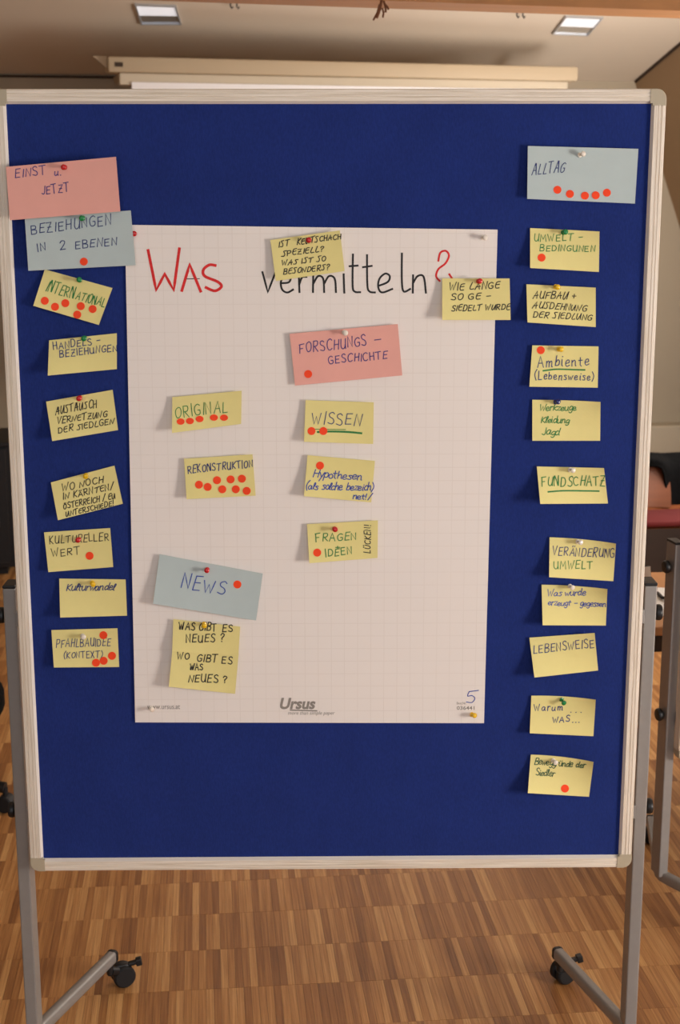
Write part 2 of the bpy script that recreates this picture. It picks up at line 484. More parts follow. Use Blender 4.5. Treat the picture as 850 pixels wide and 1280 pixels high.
# ------------------------------------------------------------------ tie beam across the hall, lights, screen
pa = on_y(-60, -18, 1.7); pb = on_y(910, 15.5, 2.05)
bd = (pb - pa); bd2 = Vector((bd.x, bd.y, 0)).normalized(); nrm = Vector((-bd2.y, bd2.x, 0))
pa2 = pa - bd*1.2; pb2 = pb + bd*.55
b = MB(); v = [pa2, pb2, pb2 + nrm*.18, pa2 + nrm*.18]; v = v + [x + UP*.26 for x in v]
b.add(v, [(0, 1, 2, 3), (7, 6, 5, 4), (0, 1, 5, 4), (1, 2, 6, 5), (2, 3, 7, 6), (3, 0, 4, 7)])
beam = b.build('timber_beam', M['beam'])
beam['label'] = 'orange-brown timber tie beam crossing the very top of the picture'; beam['category'] = 'beam'

rc = root('hanging_ornament', 'small dried brown twig ornament hanging from the timber beam', 'ornament', on_y(477, 10, 1.75))
o0 = on_y(477, 10, 1.75)
b = MB(); b.tube([o0 + Vector((.004, 0, .16)), o0 + Vector((.002, 0, .02))], .0012, 6); b.build('hanging_thread', M['twig'], rc, world=True)
b = MB()
for dx, dz, ex, ez, r_ in ((0, .022, -.014, -.028, .004), (.006, .02, .012, -.012, .0035), (-.006, .01, -.024, -.034, .003), (.002, .0, .004, -.026, .003), (.010, .01, .02, -.004, .003)):
    b.tube([o0 + Vector((dx, 0, dz)), o0 + Vector(((dx+ex)/2 + .003, .004, (dz+ez)/2)), o0 + Vector((ex, 0, ez))], r_, 7)
b.build('twig_bundle', M['twig'], rc, world=True)

# points on the ceiling under a pixel
def on_ceiling(u, v, off=0.): return on_plane(u, v, WP - nceil*off, nceil)


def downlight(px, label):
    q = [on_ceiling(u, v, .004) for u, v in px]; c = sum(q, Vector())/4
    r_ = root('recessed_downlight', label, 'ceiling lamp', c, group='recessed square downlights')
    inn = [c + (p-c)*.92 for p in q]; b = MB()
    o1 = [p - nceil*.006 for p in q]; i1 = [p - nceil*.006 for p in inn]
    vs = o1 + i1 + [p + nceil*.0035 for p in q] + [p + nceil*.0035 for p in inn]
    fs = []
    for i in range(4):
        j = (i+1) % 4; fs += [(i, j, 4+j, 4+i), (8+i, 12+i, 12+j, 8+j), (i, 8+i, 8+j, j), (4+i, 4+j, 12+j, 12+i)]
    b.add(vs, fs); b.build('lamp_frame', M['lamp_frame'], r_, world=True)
    # half of the opening glows in place of reflected daylight, half a mirror reflector, both inside the frame
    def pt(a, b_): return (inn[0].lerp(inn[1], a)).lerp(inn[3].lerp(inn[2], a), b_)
    for nm, b0, b1, mm, h in (('reflection_half', 0., .56, 'reflection_glow', .001), ('reflector', .56, 1., 'lamp_inner', .0)):
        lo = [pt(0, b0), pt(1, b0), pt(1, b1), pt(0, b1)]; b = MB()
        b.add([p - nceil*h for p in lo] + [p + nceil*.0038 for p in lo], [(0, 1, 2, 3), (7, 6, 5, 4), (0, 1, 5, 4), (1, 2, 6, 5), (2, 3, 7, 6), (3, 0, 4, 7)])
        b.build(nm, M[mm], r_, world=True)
    return r_


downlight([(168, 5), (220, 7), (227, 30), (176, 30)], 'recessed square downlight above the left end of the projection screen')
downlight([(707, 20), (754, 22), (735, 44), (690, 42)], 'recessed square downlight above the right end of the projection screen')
for i, (u, v, lb_) in enumerate(((292, 3, 'tiny metal hook pair on the ceiling between left downlight and hanging ornament'), (650, 15, 'tiny metal hook pair on the ceiling just left of the right downlight'))):
    p = on_ceiling(u, v)
    b = MB()
    for dx in (-.014, .014):
        b.tube([p + EX*dx + nceil*.0, p + EX*dx - UP*.018, p + EX*(dx+.006) - UP*.026, p + EX*(dx+.011) - UP*.018], .0035, 7)
    o = b.build('ceiling_hook', M['black_plastic']); o['label'] = lb_; o['category'] = 'hook'

# projection screen: casing on brackets, fascia, cloth
PS = on_y(135, 82, CAM.y + 6.7); ex2 = on_y(723, 96, CAM.y + 7.25)
ang = math.atan2(ex2.y - PS.y, ex2.x - PS.x); Ls = (Vector((ex2.x, ex2.y, 0)) - Vector((PS.x, PS.y, 0))).length
zt = on_y(135, 70, CAM.y + 6.7).z; zb = on_y(135, 90, CAM.y + 6.7).z
sr = root('projection_screen', 'long cream roll-down projection screen casing hung under the ceiling behind the pinboard', 'projection screen', (PS.x, PS.y, 0), ang)
b = MB(); b.box((0, 0, zb), (Ls, .13, zt), .012); b.build('screen_casing', M['screen_case'], sr, smooth=True)
b = MB(); b.box((.052, .02, zb-.052), (Ls-.045, .09, zb-.001), .004); b.build('fascia', M['screen_case2'], sr)
b = MB(); b.box((.105, .012, .95), (Ls-.10, .018, zb-.040)); b.build('screen_cloth', M['cloth'], sr)
b = MB(); b.box((.03, -.003, zt-.045), (.066, .002, zt-.026)); b.build('casing_label', M['joint'], sr)
b = MB(); b.add([(-.062, .05, zt+.004), (0, .05, zt+.004), (0, .05, zb+.02), (-.062, .058, zt+.004), (0, .058, zt+.004), (0, .058, zb+.02)], [(0, 1, 2), (5, 4, 3), (0, 1, 4, 3), (1, 2, 5, 4), (2, 0, 3, 5)]); b.build('end_bracket', M['screen_case'], sr)
for x0 in (.12, Ls-.16):
    w0 = Matrix.Translation(Vector((PS.x, PS.y, 0))) @ Matrix.Rotation(ang, 4, 'Z') @ Vector((x0, .06, 0))
    dd = (WP - w0).dot(EY)
    b = MB(); b.box((x0, .128, zt-.05), (x0+.03, .06+dd-.004, zt-.02), .002); b.build('wall_bracket', M['screen_case'], sr)

# ------------------------------------------------------------------ pinboard on two posts
BH = 1.50


def pinboard(name, label, loc, rz, z0, post_top, face, BW=1.20, gap=0.):
    """local frame: board in the x-z plane, front towards -y"""
    r_ = root(name, label, 'pinboard', loc, rz, group=None)
    x1 = BW/2; z1 = z0 + BH
    b = MB(); b.box((-x1+.012, .004, z0+.012), (x1-.012, .022, z1-.012)); b.build('board_panel', face, r_)
    cr2 = .026
    # rails: a profile with grooves, front at y = -.003
    prof = [(0, .024), (0, .0005), (.0016, -.0028), (.0068, -.0034), (.0074, -.0020), (.0082, -.0020), (.0088, -.0034), (.0128, -.0036), (.0134, -.0022), (.0142, -.0022), (.0148, -.0036), (.0206, -.0036), (.0212, -.0032), (.0250, .0036), (.0252, .0060)]
    # profile x runs from the outer edge to the inner edge
    for s_ in (-1, 1):                                # uprights
        b = MB(); vs = []; n = len(prof)
        for z in (z0+cr2, z1-cr2):
            for a, y in prof: vs.append((s_*(x1-a), y, z))
        b.add(vs, [(i, i+1, n+i+1, n+i) for i in range(n-1)] + [(n-1, 0, n, 2*n-1), tuple(range(n)), tuple(range(2*n-1, n-1, -1))])
        b.build('frame_rail', M['frame_z'], r_)
    for zz, s_ in ((z0, 1), (z1, -1)):
        b = MB(); vs = []; n = len(prof)
        for x in (-x1+cr2, x1-cr2):
            for a, y in prof: vs.append((x, y, zz + s_*a))
        b.add(vs, [(i, i+1, n+i+1, n+i) for i in range(n-1)] + [(n-1, 0, n, 2*n-1), tuple(range(n)), tuple(range(2*n-1, n-1, -1))])
        b.build('frame_rail', M['frame_x'], r_)
    a_, b_, l_ = .0214, .0256, x1
    for k in range(4):                               # inner lip, whitened to imitate light on the frame's inner face
        if k < 2:
            s_ = (-1, 1)[k]; e0, e1 = z0, z1
            P = lambda a, y, t: (s_*(x1-a), y, z0+a if t == 0 else z1-a)
        else:
            zz, s_ = ((z0, 1), (z1, -1))[k-2]
            P = lambda a, y, t: (-x1+a if t == 0 else x1-a, y, zz + s_*a)
        tri = ((a_, -.0040), (b_, .0038), (a_, .0038)); vs = [P(a, y, t) for t in (0, 1) for a, y in tri]
        b = MB(); b.add(vs, [(0, 1, 2), (5, 4, 3), (0, 1, 4, 3), (1, 2, 5, 4), (2, 0, 3, 5)]); b.build('inner_lip', M['lip'], r_)
    for sx in (-1, 1):
        for sz, zz in ((1, z0), (-1, z1)):           # rounded corner caps, an L with round outside
            out = []; k = .025; rr = .018
            cx, cz = rr, rr
            for i in range(9):
                a = R(180 + 90*i/8); out.append((cx + rr*math.cos(a), cz + rr*math.sin(a)))
            pts = [(0, cr2+.003)] + out + [(cr2+.003, 0), (cr2+.003, k), (k, k), (k, cr2+.003)]
            n = len(pts); vs = []
            for y, ins in ((.025, 0), (-.0025, 0), (-.0045, .0014)):
                for a, c in pts:
                    aa = a + (ins if a < .02 else 0); cc = c + (ins if c < .02 else 0)
                    vs.append((sx*(x1-aa), y, zz + sz*cc))
            fs = [tuple(range(n)), tuple(range(3*n-1, 2*n-1, -1))]
            for l_ in range(2):
                fs += [(l_*n+i, l_*n+(i+1) % n, (l_+1)*n+(i+1) % n, (l_+1)*n+i) for i in range(n)]
            b = MB(); b.add(vs, fs); b.build('corner_cap', M['corner'], r_)
    for s_ in (-1, 1):
        px = s_*(.6215 + gap)
        b = MB(); b.box((px-.0122, .030, .088), (px+.0122, .080, post_top), .0025); po = b.build('post', M['grey_metal'], r_)
        b = MB(); b.box((px-.0125, .0295, post_top), (px+.0125, .0805, post_top+.006), .002); b.build('end_cap', M['black_plastic'], po)
        # clamps between board and post, screw knobs outside
        for kz in (z0+.107, post_top-.06):
            b = MB(); b.box((min(px-s_*.0118, s_*(x1-.03)), .0235, kz-.014), (max(px-s_*.0118, s_*(x1-.03)), .036, kz+.014), .001); b.build('clamp_plate', M['grey_metal'], po)
            m = Matrix.Translation(Vector((px + s_*.012, .055, kz))) @ Matrix.Rotation(R(90*s_), 4, 'Y')
            b = MB(); b.lathe([(.006, 0), (.006, .004), (.015, .005), (.016, .008), (.016, .013), (.014, .016), (.006, .017)], m, 18)
            b.build('clamp_knob', M['black_plastic'], po, smooth=True)
        # bent foot: V with a rounded apex under the post, arms towards the board's middle
        ax = s_*(.6215 + gap); hz = .085
        sl = .36 if s_ < 0 else .30; arm = Vector((-s_*sl, .94, 0)); arm2 = Vector((-s_*sl, -.94, 0)); ap = Vector((ax + s_*.0, .055, hz))
        path = [ap + arm*(.352*k/5) for k in range(5, 0, -1)]
        path = [ap + arm*.326, ap + arm*.06, ap + arm*.03 , ap + arm*.012 + Vector((-s_*.001, 0, 0)), ap + arm2*.012 + Vector((-s_*.001, 0, 0)), ap + arm2*.03, ap + arm2*.06, ap + arm2*.326]
        b = MB(); b.sweep_rect(path, .023, .028, .006); ft = b.build('foot_bar', M['grey_metal'], r_)
        smooth_angle(ft, 50)
        for a_ in (arm, arm2):
            e = ap + a_*.326; sd_ = Vector((a_.y, -a_.x, 0))
            b = MB(); b.sweep_rect([e - a_*.002, e + a_*.006], .025, .030, .007); b.build('end_cap', M['black_plastic'], ft)
            # twin-wheel caster below the arm's end
            c = e + a_*.026 + Vector((.010 if s_ < 0 else .026, 0, 0)); c.z = .0262
            cs = MB(); st = e - a_*.012; cs.cyl(Vector((st.x, st.y, .048)), Vector((st.x, st.y, hz-.0150)), .008, 12); cs.tube([Vector((st.x, st.y, .054)), (Vector((st.x, st.y, .052)) + c)/2 + UP*.004, c + UP*.006], .011, 10)
            cs.box((-.020, -.012, .004), (.016, .012, .030), .008, Matrix.Translation(c) @ Matrix.Rotation(R(20), 4, 'Z'))
            co = cs.build('caster', M['black_plastic'], r_, smooth=True)
            dw = Vector((math.sin(R(25)), -math.cos(R(25)), 0))
            for w_ in (-1, 1):
                b = MB(); b.cyl(c + dw*w_*.004, c + dw*w_*.021, .0260, 26, .004); b.build('wheel', M['black_rubber'], co, smooth=True)
            b = MB(); b.box((.018, -.008, .018), (.044, .006, .026), .002, Matrix.Translation(c) @ Matrix.Rotation(R(8), 4, 'Z') @ Matrix.Rotation(R(-12), 4, 'Y'))
            b.box((.036, -.010, .014), (.050, .008, .030), .002, Matrix.Translation(c) @ Matrix.Rotation(R(8), 4, 'Z') @ Matrix.Rotation(R(-12), 4, 'Y'))
            b.build('brake_lever', M['black_plastic'], co)
    return r_


pinboard('pinboard', 'large blue felt pinboard with cream frame on grey wheeled posts, full of paper notes', (0, 0, 0), 0, HB, HB+.575, M['felt'])
c2 = Vector((.843, .755, 0)); a2 = R(12)
pinboard('pinboard', 'white-faced mobile board cut off at the right edge, behind the blue pinboard', (c2.x + .014 + .6215*math.cos(a2), c2.y + .6215*math.sin(a2) - .055, 0), a2, HB-.065, HB+.485, M['white_board'], BW=1.222, gap=-.002)

# ------------------------------------------------------------------ paper surfaces on the board
FY = .004                                             # felt surface


def bil(q, u, v):
    """q = TL, TR, BR, BL in pixels; u right, v down"""
    (ax, ay), (bx, by), (cx, cy), (dx, dy) = q
    return ((ax*(1-u)+bx*u)*(1-v) + (dx*(1-u)+cx*u)*v, (ay*(1-u)+by*u)*(1-v) + (dy*(1-u)+cy*u)*v)


def inv_bil(q, x, y):
    u = v = .5
    for _ in range(8):
        px, py = bil(q, u, v); e = 1e-4
        ax, ay = bil(q, u+e, v); bx, by = bil(q, u, v+e)
        a, c = (ax-px)/e, (ay-py)/e; b_, d = (bx-px)/e, (by-py)/e
        det = a*d - b_*c; rx, ry = x-px, y-py
        u += (d*rx - b_*ry)/det; v += (-c*rx + a*ry)/det
    return u, v


class Sheet:
    """a sheet of paper pinned to the board; lift = how far each place stands off the felt"""
    def __init__(s, q, base=.0015, tl=.002, tr=.003, bl=.010, br=.004, curl=0.0, bow=0.0):
        s.q = q; s.base = base; s.c = (tl, tr, br, bl*1.25); s.curl = curl*1.4; s.bow = bow

    def lift(s, u, v):
        u = min(1.05, max(-.05, u)); v = min(1.05, max(-.05, v))
        tl, tr, br, bl = s.c; vv = max(0, v)**1.5; top = tl*(1-u)**2 + tr*max(u, 0)**2.5; bot = bl*max(0, 1-u)**1.5 + br*max(u, 0)**1.5
        return s.base + top*(1-vv) + bot*vv + s.curl*max(0, u)**3*(1-min(1, max(0, v)))**2

    def px(s, u, v):
        x, y = bil(s.q, u, v)
        return x, y - s.bow*4*u*(1-u)*(1-v)

    def at_uv(s, u, v, off=0.):
        x, y = s.px(u, v); return on_y(x, y, FY - s.lift(u, v) - off)

    def at_px(s, x, y, off=0.):
        u, v = inv_bil(s.q, x, y)
        y0 = FY - s.lift(u, v) - off
        return on_y(x, y, y0)

    def build(s, name, m, parent, nu=14, nv=10, uv=False):
        vs = []; uvs = []; fs = []
        for j in range(nv+1):
            for i in range(nu+1):
                p = s.at_uv(i/nu, j/nv); vs.append(p); uvs.append((p.x, p.z))
        k = len(vs); th = Vector((0, .0003, 0)); W_ = nu+1
        for j in range(nv):
            for i in range(nu):
                a = j*W_+i; fs.append((a, a+W_, a+W_+1, a+1)); fs.append((k+a, k+a+1, k+a+W_+1, k+a+W_))
        ring = [i for i in range(nu+1)] + [j*W_+nu for j in range(1, nv+1)] + [nv*W_+i for i in range(nu-1, -1, -1)] + [j*W_ for j in range(nv-1, 0, -1)]
        for i in range(len(ring)):
            a, b_ = ring[i], ring[(i+1) % len(ring)]; fs.append((a, b_, k+b_, k+a))
        vs = vs + [p + th for p in vs]; uvs = uvs*2
        return mesh_obj(name, vs, fs, m, parent, world=True, uvs=uvs, smooth=False)

# ------------------------------------------------------------------ a single-stroke hand (grid: baseline 0, cap height 8)
G = {
 'A': '0,0 3,8 6,0|1.2,3 5,3', 'B': '0.5,0 .6,8|~.6,8 4.5,7.6 4.6,5 1,4.2 5.2,3.4 5,.4 .5,0', 'C': '~5.5,7 3.6,8 1,6.6 .3,3.8 1.4,.8 3.6,0 5.6,1',
 'D': '.6,0 .6,8|~.6,8 4,7.6 5.8,4.2 4.2,.6 .3,0', 'E': '5.2,8 .8,7.8 .5,0 5,.2|.6,4.2 4.4,4.3', 'F': '5.4,8.2 .2,7.6|.8,7.7 .8,0|.8,4 4,4.2',
 'G': '~5.5,7 3.6,8 1,6.4 .3,3.6 1.6,.4 4.2,.2 5.6,1.4 5.4,3.6|5.4,3.6 3.4,3.6', 'H': '.5,0 .6,8|5.3,8 5.1,0|.5,4 5.2,4.2', 'I': '.8,0 1,8',
 'J': '~4,8 4,2 2.6,0 .4,1', 'K': '.6,0 .6,8|5,8 .7,3.8 5.2,0', 'L': '.8,8 .5,0 4.6,.2', 'M': '0,0 .8,8 3.4,2.6 6,8 6.8,0', 'N': '.3,0 .6,8 5,0 5.4,8',
 'O': '~3,8 .8,6.6 .3,3.6 1.6,.4 3.6,.1 5.4,2 5.6,5.4 4.4,7.6 3,8', 'P': '.6,0 .6,8|~.6,8 4.6,7.8 5.2,5.4 3.6,3.8 .6,3.6', 'R': '.6,0 .6,8|~.6,8 4.4,7.9 5,5.8 3.6,4.2 .7,4|1.6,4 5.4,0',
 'S': '~5,7 3.4,8.1 1,7 1.4,5 4.2,3.6 5.2,1.6 3.6,0 .4,.8', 'T': '3,0 3.1,8|-.4,7.8 6,8.2', 'U': '~.5,8 .5,2.4 2.2,.1 4.4,.8 5.3,3.6|5.5,8 5.3,3 5.6,0', 'V': '0,8 2.8,0 5.6,8.2', 'W': '0,8 1.8,0 3.6,5.8 5.2,0 7.4,8.4',
 'X': '.3,8 5.2,0|5.2,8 .2,0', 'Z': '.4,7.8 5.2,8 .4,.2 5.6,0|1.4,4.2 4.6,4.2', 'Ä': '0,0 3,7 6,0|1.2,2.6 5,2.6|1.6,8.4 2,9.2|4,8.4 4.4,9.2', 'Ö': '~3,7 .8,6 .3,3.2 1.6,.4 3.6,.1 5.4,2 5.6,5 4.4,6.8 3,7|1.6,8.2 2,9|4,8.2 4.4,9', 'Ü': '~.5,7 .5,2.4 2.2,.1 4.4,.6 5.3,3.6 5.4,7|1.2,8.4 1.6,9.2|4,8.4 4.4,9.2',
 '2': '~.6,6.4 2,8.2 4.6,7.4 4.2,4.6 1,.3|.8,.2 5.4,.2', '?': '~.4,6.6 2,8.4 4.4,7.4 4,5.4 2.2,3.8 2.2,2.2|2,.4 2.3,0', '!': '1,8 .8,2.6|.8,.4 .9,0', '-': '.6,3.6 4.8,3.9', '+': '.4,3.8 5,3.8|2.7,6 2.7,1.4', '/': '0,-.6 4.6,8.8', '(': '~2.6,9.4 .6,6.4 .3,3 2.2,-1.2', ')': '~.2,9.4 2.2,6 2.3,3 .3,-1.2', '.': '.4,0 .9,.2',
 'a': '~4.4,4.4 2.4,5.2 .6,3 1.4,.3 3.4,.8 4.5,4.6|4.5,4.6 4.4,1 5.4,.2', 'b': '.8,8.4 .6,.3|~.7,2.6 2.6,5 4.4,3.6 3.8,.6 .6,.3', 'c': '~4.2,4.4 2.4,5.1 .6,2.8 1.6,.2 4.4,.8', 'd': '~4.2,4.2 2.2,5 .6,2.6 1.6,.2 3.8,1.2|4.8,8.4 4.2,1 5.2,.2',
 'e': '~.8,2.4 4,3 3.6,4.9 1.6,4.6 .6,2.2 2,.1 4.8,1', 'g': '~4.4,4.4 2.4,5.2 .6,3 1.6,.4 4.2,1.8|~4.5,4.8 4.3,-1.6 2.6,-3.2 .8,-2.2', 'h': '.8,8.6 .6,0|~.7,2.8 2.8,5 4,3.8 4.1,.6 5,.2', 'i': '1,5 1,.8 1.8,.1|1.2,7 1.4,7.3',
 'k': '.8,8.4 .6,0|4.2,5 .8,2.4 4.6,0', 'l': '~.4,1 2.4,6.6 1.8,8.4 .9,7 .9,1.4 2.2,.1', 'm': '.6,5 .6,0|~.6,3.2 2,5 3.2,4.4 3.3,0|~3.3,3.2 4.8,5 6,4.2 6.1,.4 6.9,.2', 'n': '.6,5 .6,0|~.7,3.2 2.6,5 4,4.2 4.1,.6 4.9,.2', 'o': '~2.6,5 .8,3.8 .6,1.6 2.2,.1 4,1 4.2,3.6 2.6,5',
 'p': '.8,5 .4,-3|~.7,3.4 2.6,5 4.4,3.6 3.6,.6 .7,.6', 'r': '.7,5 .7,0|~.8,3.2 2.2,4.9 3.8,4.6', 's': '~4,4.6 2.4,5 1,4.2 3.6,2.2 3,.3 .6,.4', 't': '2,7.8 1.8,1.2 3,.1|.2,5.2 4,5.4', 'u': '~.5,5 .5,1.4 2,.1 4,1.6|4.3,5 4.2,1 5.1,.2', 'v': '.2,5 2.2,0 4.4,5', 'w': '.1,5 1.4,.2 2.8,4 4.2,.2 6,5.2', 'y': '.4,5 2.6,1|4.6,5 1.2,-3', 'z': '.4,5 4.2,5 .4,.2 4.6,.2', 'ü': '~.5,5 .5,1.4 2,.1 4,1.6|4.3,5 4.2,1 5.1,.2|1,6.6 1.2,7.1|3.6,6.6 3.8,7.1',
}


def parse(g):
    out = []
    for part in g.split('|'):
        sm = part.startswith('~'); part = part.lstrip('~')
        pts = [tuple(float(a) for a in p.split(',')) for p in part.split()]
        out.append(smooth_line(pts) if sm else pts)
    return out


def smooth_line(p, n=5):
    q = [p[0]] + list(p) + [p[-1]]; out = []
    for i in range(1, len(q)-2):
        a, b_, c, d = q[i-1], q[i], q[i+1], q[i+2]
        for k in range(n):
            t = k/n
            out.append(tuple(.5*(2*b_[j] + (c[j]-a[j])*t + (2*a[j]-5*b_[j]+4*c[j]-d[j])*t*t + (3*b_[j]-a[j]-3*c[j]+d[j])*t**3) for j in (0, 1)))
    out.append(tuple(p[-1])); return out


G2 = {'E': '~5.2,8 1.6,7.4 .4,3.8 1.4,.3 5,.4|.6,4.3 4.8,4.8', 'L': '~1.6,8 .4,2.4 1.4,.1 4.8,.5', 'A': '0,-.3 3.6,8 5,0|1,2.8 5.8,3.6', 'U': '~.4,7.6 .2,1.6 2.4,.2 5.2,7.8|5.2,7.8 5.4,.2', 'N': '0,0 .8,7 4,.4 6,8',
      'R': '.6,0 .8,7.6|~-.2,7.6 4.6,8 4.4,4.4 .8,3.6|1.4,3.8 5.8,-.2', 'S': '~5.4,7.6 1.6,7 3.8,3.4 3.2,.2 -.2,.4', 'T': '2.8,0 3.2,7.6|-.2,7.2 6.4,8.4'}
GL2 = {k: parse(v) for k, v in G2.items()}
GL = {k: parse(v) for k, v in G.items()}
GW = {k: max(max(x for x, y in s_) for s_ in v) for k, v in GL.items()}


def write(text, x0, y0, x1, y1, h, slant=.08, jit=.5, curs=False, alt=False):
    """strokes in pixels: text fitted between two baseline points"""
    rnd = random.Random(text + str(int(x0))); gap = (2.2 if not alt else 2.0) if not curs else .25; sp = 4.2
    adv = []; x = 0
    for ch in text:
        if ch == ' ': adv.append(x); x += sp; continue
        adv.append(x); x += GW[ch] + gap
    tot = max(1e-3, x - gap); L = math.hypot(x1-x0, y1-y0); ux, uy = (x1-x0)/L, (y1-y0)/L; sx = L/tot; sy = h/8
    out = []
    for ch, a in zip(text, adv):
        if ch == ' ': continue
        jx, jy, js, jr = rnd.uniform(-jit, jit)*.5, rnd.uniform(-jit, jit), 1 + rnd.uniform(-.13, .13), rnd.uniform(-.1, .1)
        for st in (GL2[ch] if alt and ch in GL2 and rnd.random() < .8 else GL[ch]):
            pts = []
            for gx, gy in st:
                gx2 = a + gx + jx; gy2 = gy*js + jy
                X = gx2*sx + (slant+jr)*gy2*sy; Y = gy2*sy
                pts.append((x0 + ux*X + uy*Y, y0 + uy*X - ux*Y))
            out.append(pts)
    return out


def ribbons(sheet, strokes, w_, off=.0003):
    """pen strokes as thin raised ink ribbons lying on the sheet"""
    vs = []; fs = []
    for n_, st in enumerate(strokes):
        # drop duplicates, subdivide long runs so the ink follows the paper
        p = [st[0]]
        for q in st[1:]:
            d = math.hypot(q[0]-p[-1][0], q[1]-p[-1][1])
            if d < .15: continue
            k = max(1, int(d/8)); a = p[-1]
            for i in range(1, k+1): p.append((a[0]+(q[0]-a[0])*i/k, a[1]+(q[1]-a[1])*i/k))
        if len(p) < 2: p.append((p[0][0]+.6, p[0][1]+.3))
        d0x, d0y = p[1][0]-p[0][0], p[1][1]-p[0][1]; l = math.hypot(d0x, d0y); e = w_*.4
        p[0] = (p[0][0]-d0x/l*e, p[0][1]-d0y/l*e)
        d1x, d1y = p[-1][0]-p[-2][0], p[-1][1]-p[-2][1]; l = math.hypot(d1x, d1y); p[-1] = (p[-1][0]+d1x/l*e, p[-1][1]+d1y/l*e)
        base = len(vs); z = off + .00002*(n_ % 9)
        for i in range(len(p)):
            a = p[max(i-1, 0)]; b_ = p[min(i+1, len(p)-1)]
            dx, dy = b_[0]-a[0], b_[1]-a[1]
            if 0 < i < len(p)-1:
                v1 = (p[i][0]-a[0], p[i][1]-a[1]); v2 = (b_[0]-p[i][0], b_[1]-p[i][1]); l1 = math.hypot(*v1) or 1; l2 = math.hypot(*v2) or 1
                dx, dy = v1[0]/l1+v2[0]/l2, v1[1]/l1+v2[1]/l2; m_ = math.hypot(dx, dy)/2
                k = min(1.6, 1/max(m_, .3))
                if m_ < .2: dx, dy = v2
            else: k = 1
            l = math.hypot(dx, dy) or 1; nx, ny = -dy/l*w_/2*k, dx/l*w_/2*k
            vs.append(sheet.at_px(p[i][0]+nx, p[i][1]+ny, z)); vs.append(sheet.at_px(p[i][0]-nx, p[i][1]-ny, z))
        for i in range(len(p)-1):
            a = base+2*i; fs.append((a, a+1, a+3, a+2))
    return vs, fs


def ink(sheet, strokes, w_, m, parent, name='handwriting', label=None):
    vs, fs = ribbons(sheet, strokes, w_)
    return mesh_obj(name, vs, fs, M[m], parent, world=True, label=label)


def dot(sheet, x, y, parent, rx=5.0, ry=5.0, n_=0):
    n = 22; z = .00055 + .00012*(n_ % 4)
    vs = [sheet.at_px(x, y, z)] + [sheet.at_px(x+rx*math.cos(2*math.pi*i/n), y+ry*math.sin(2*math.pi*i/n), z) for i in range(n)]
    vs += [sheet.at_px(x+rx*math.cos(2*math.pi*i/n), y+ry*math.sin(2*math.pi*i/n), .0001) for i in range(n)]
    fs = [(0, 1+i, 1+(i+1) % n) for i in range(n)] + [(1+i, 1+n+i, 1+n+(i+1) % n, 1+(i+1) % n) for i in range(n)]
    mesh_obj('sticker_dot', vs, fs, M['dot'], parent, world=True)


def pin(x, y, colour, label, surf=.003, tilt=(0, 0)):
    """head centre given; the pin stands on the paper"""
    p = on_y(x, y, FY - surf - .009); p = Vector((p.x - tilt[0]*.006, FY - surf, p.z - tilt[1]*.006))
    r_ = root('push_pin', label, 'push pin', p, group='push pins in the blue board')
    ax = Vector((tilt[0], -1, tilt[1])).normalized(); m = ax.to_track_quat('Z', 'Y').to_matrix().to_4x4()
    b = MB(); b.lathe([(.0036, .0010), (.0046, .0016), (.0046, .0024), (.0030, .0034), (.0024, .0062), (.0027, .0090), (.0042, .0108), (.0050, .0124), (.0049, .0140), (.0038, .0152), (.0016, .0158)], m, 18)
    b.build('pin_head', M['pin_' + colour], r_, smooth=True)
    b = MB(); b.lathe([(.0003, -.006), (.0006, -.004), (.0006, .0012)], m, 8); b.build('pin_needle', M['steel'], r_)


def dots(sheet, r_, lst, rx=5., ry=5.):
    for i, (x, y) in enumerate(lst): dot(sheet, x, y, r_, rx, ry, i)


def note(q, m, label, lines, dl=(), kw=None, w_=1.1, name='sticky_note', cat='note', group=None, drx=(5., 5.), extra=()):
    """lines: (text, x0, y0, x1, y1, h, ink[, opts])"""
    kw = dict(kw or {}); s_ = Sheet(q, **kw)
    c = s_.at_uv(.5, .5)
    r_ = root(name, label, cat, c, group=group)
    s_.build('paper', M[m], r_)
    by = {}
    for l in lines:
        o = l[7] if len(l) > 7 else {}
        if l[6] in ('ink_dark',) and 'slant' in o: o = dict(o, alt=True)
        by.setdefault(l[6], []).extend(write(*l[:6], **o))
    for k, st in by.items(): ink(s_, st, w_, k, r_)
    for (k, wd, st) in extra: ink(s_, st, wd, k, r_, name='underline')
    dots(s_, r_, dl, *drx)
    return s_

# ---- the flipchart sheet
SH = Sheet([(156, 281), (622, 287), (605, 904), (169, 903)], base=.001, tl=.002, tr=.004, bl=.002, br=.003)
fr = root('flipchart_sheet', 'large white squared flipchart sheet with red and black heading pinned to blue felt', 'paper sheet', SH.at_uv(.5, .5))
SH.build('paper', M['sheet'], fr, 24, 30)


def zp(ox, oy, sc, pts): return [(ox + x/sc, oy + y/sc) for x, y in pts]


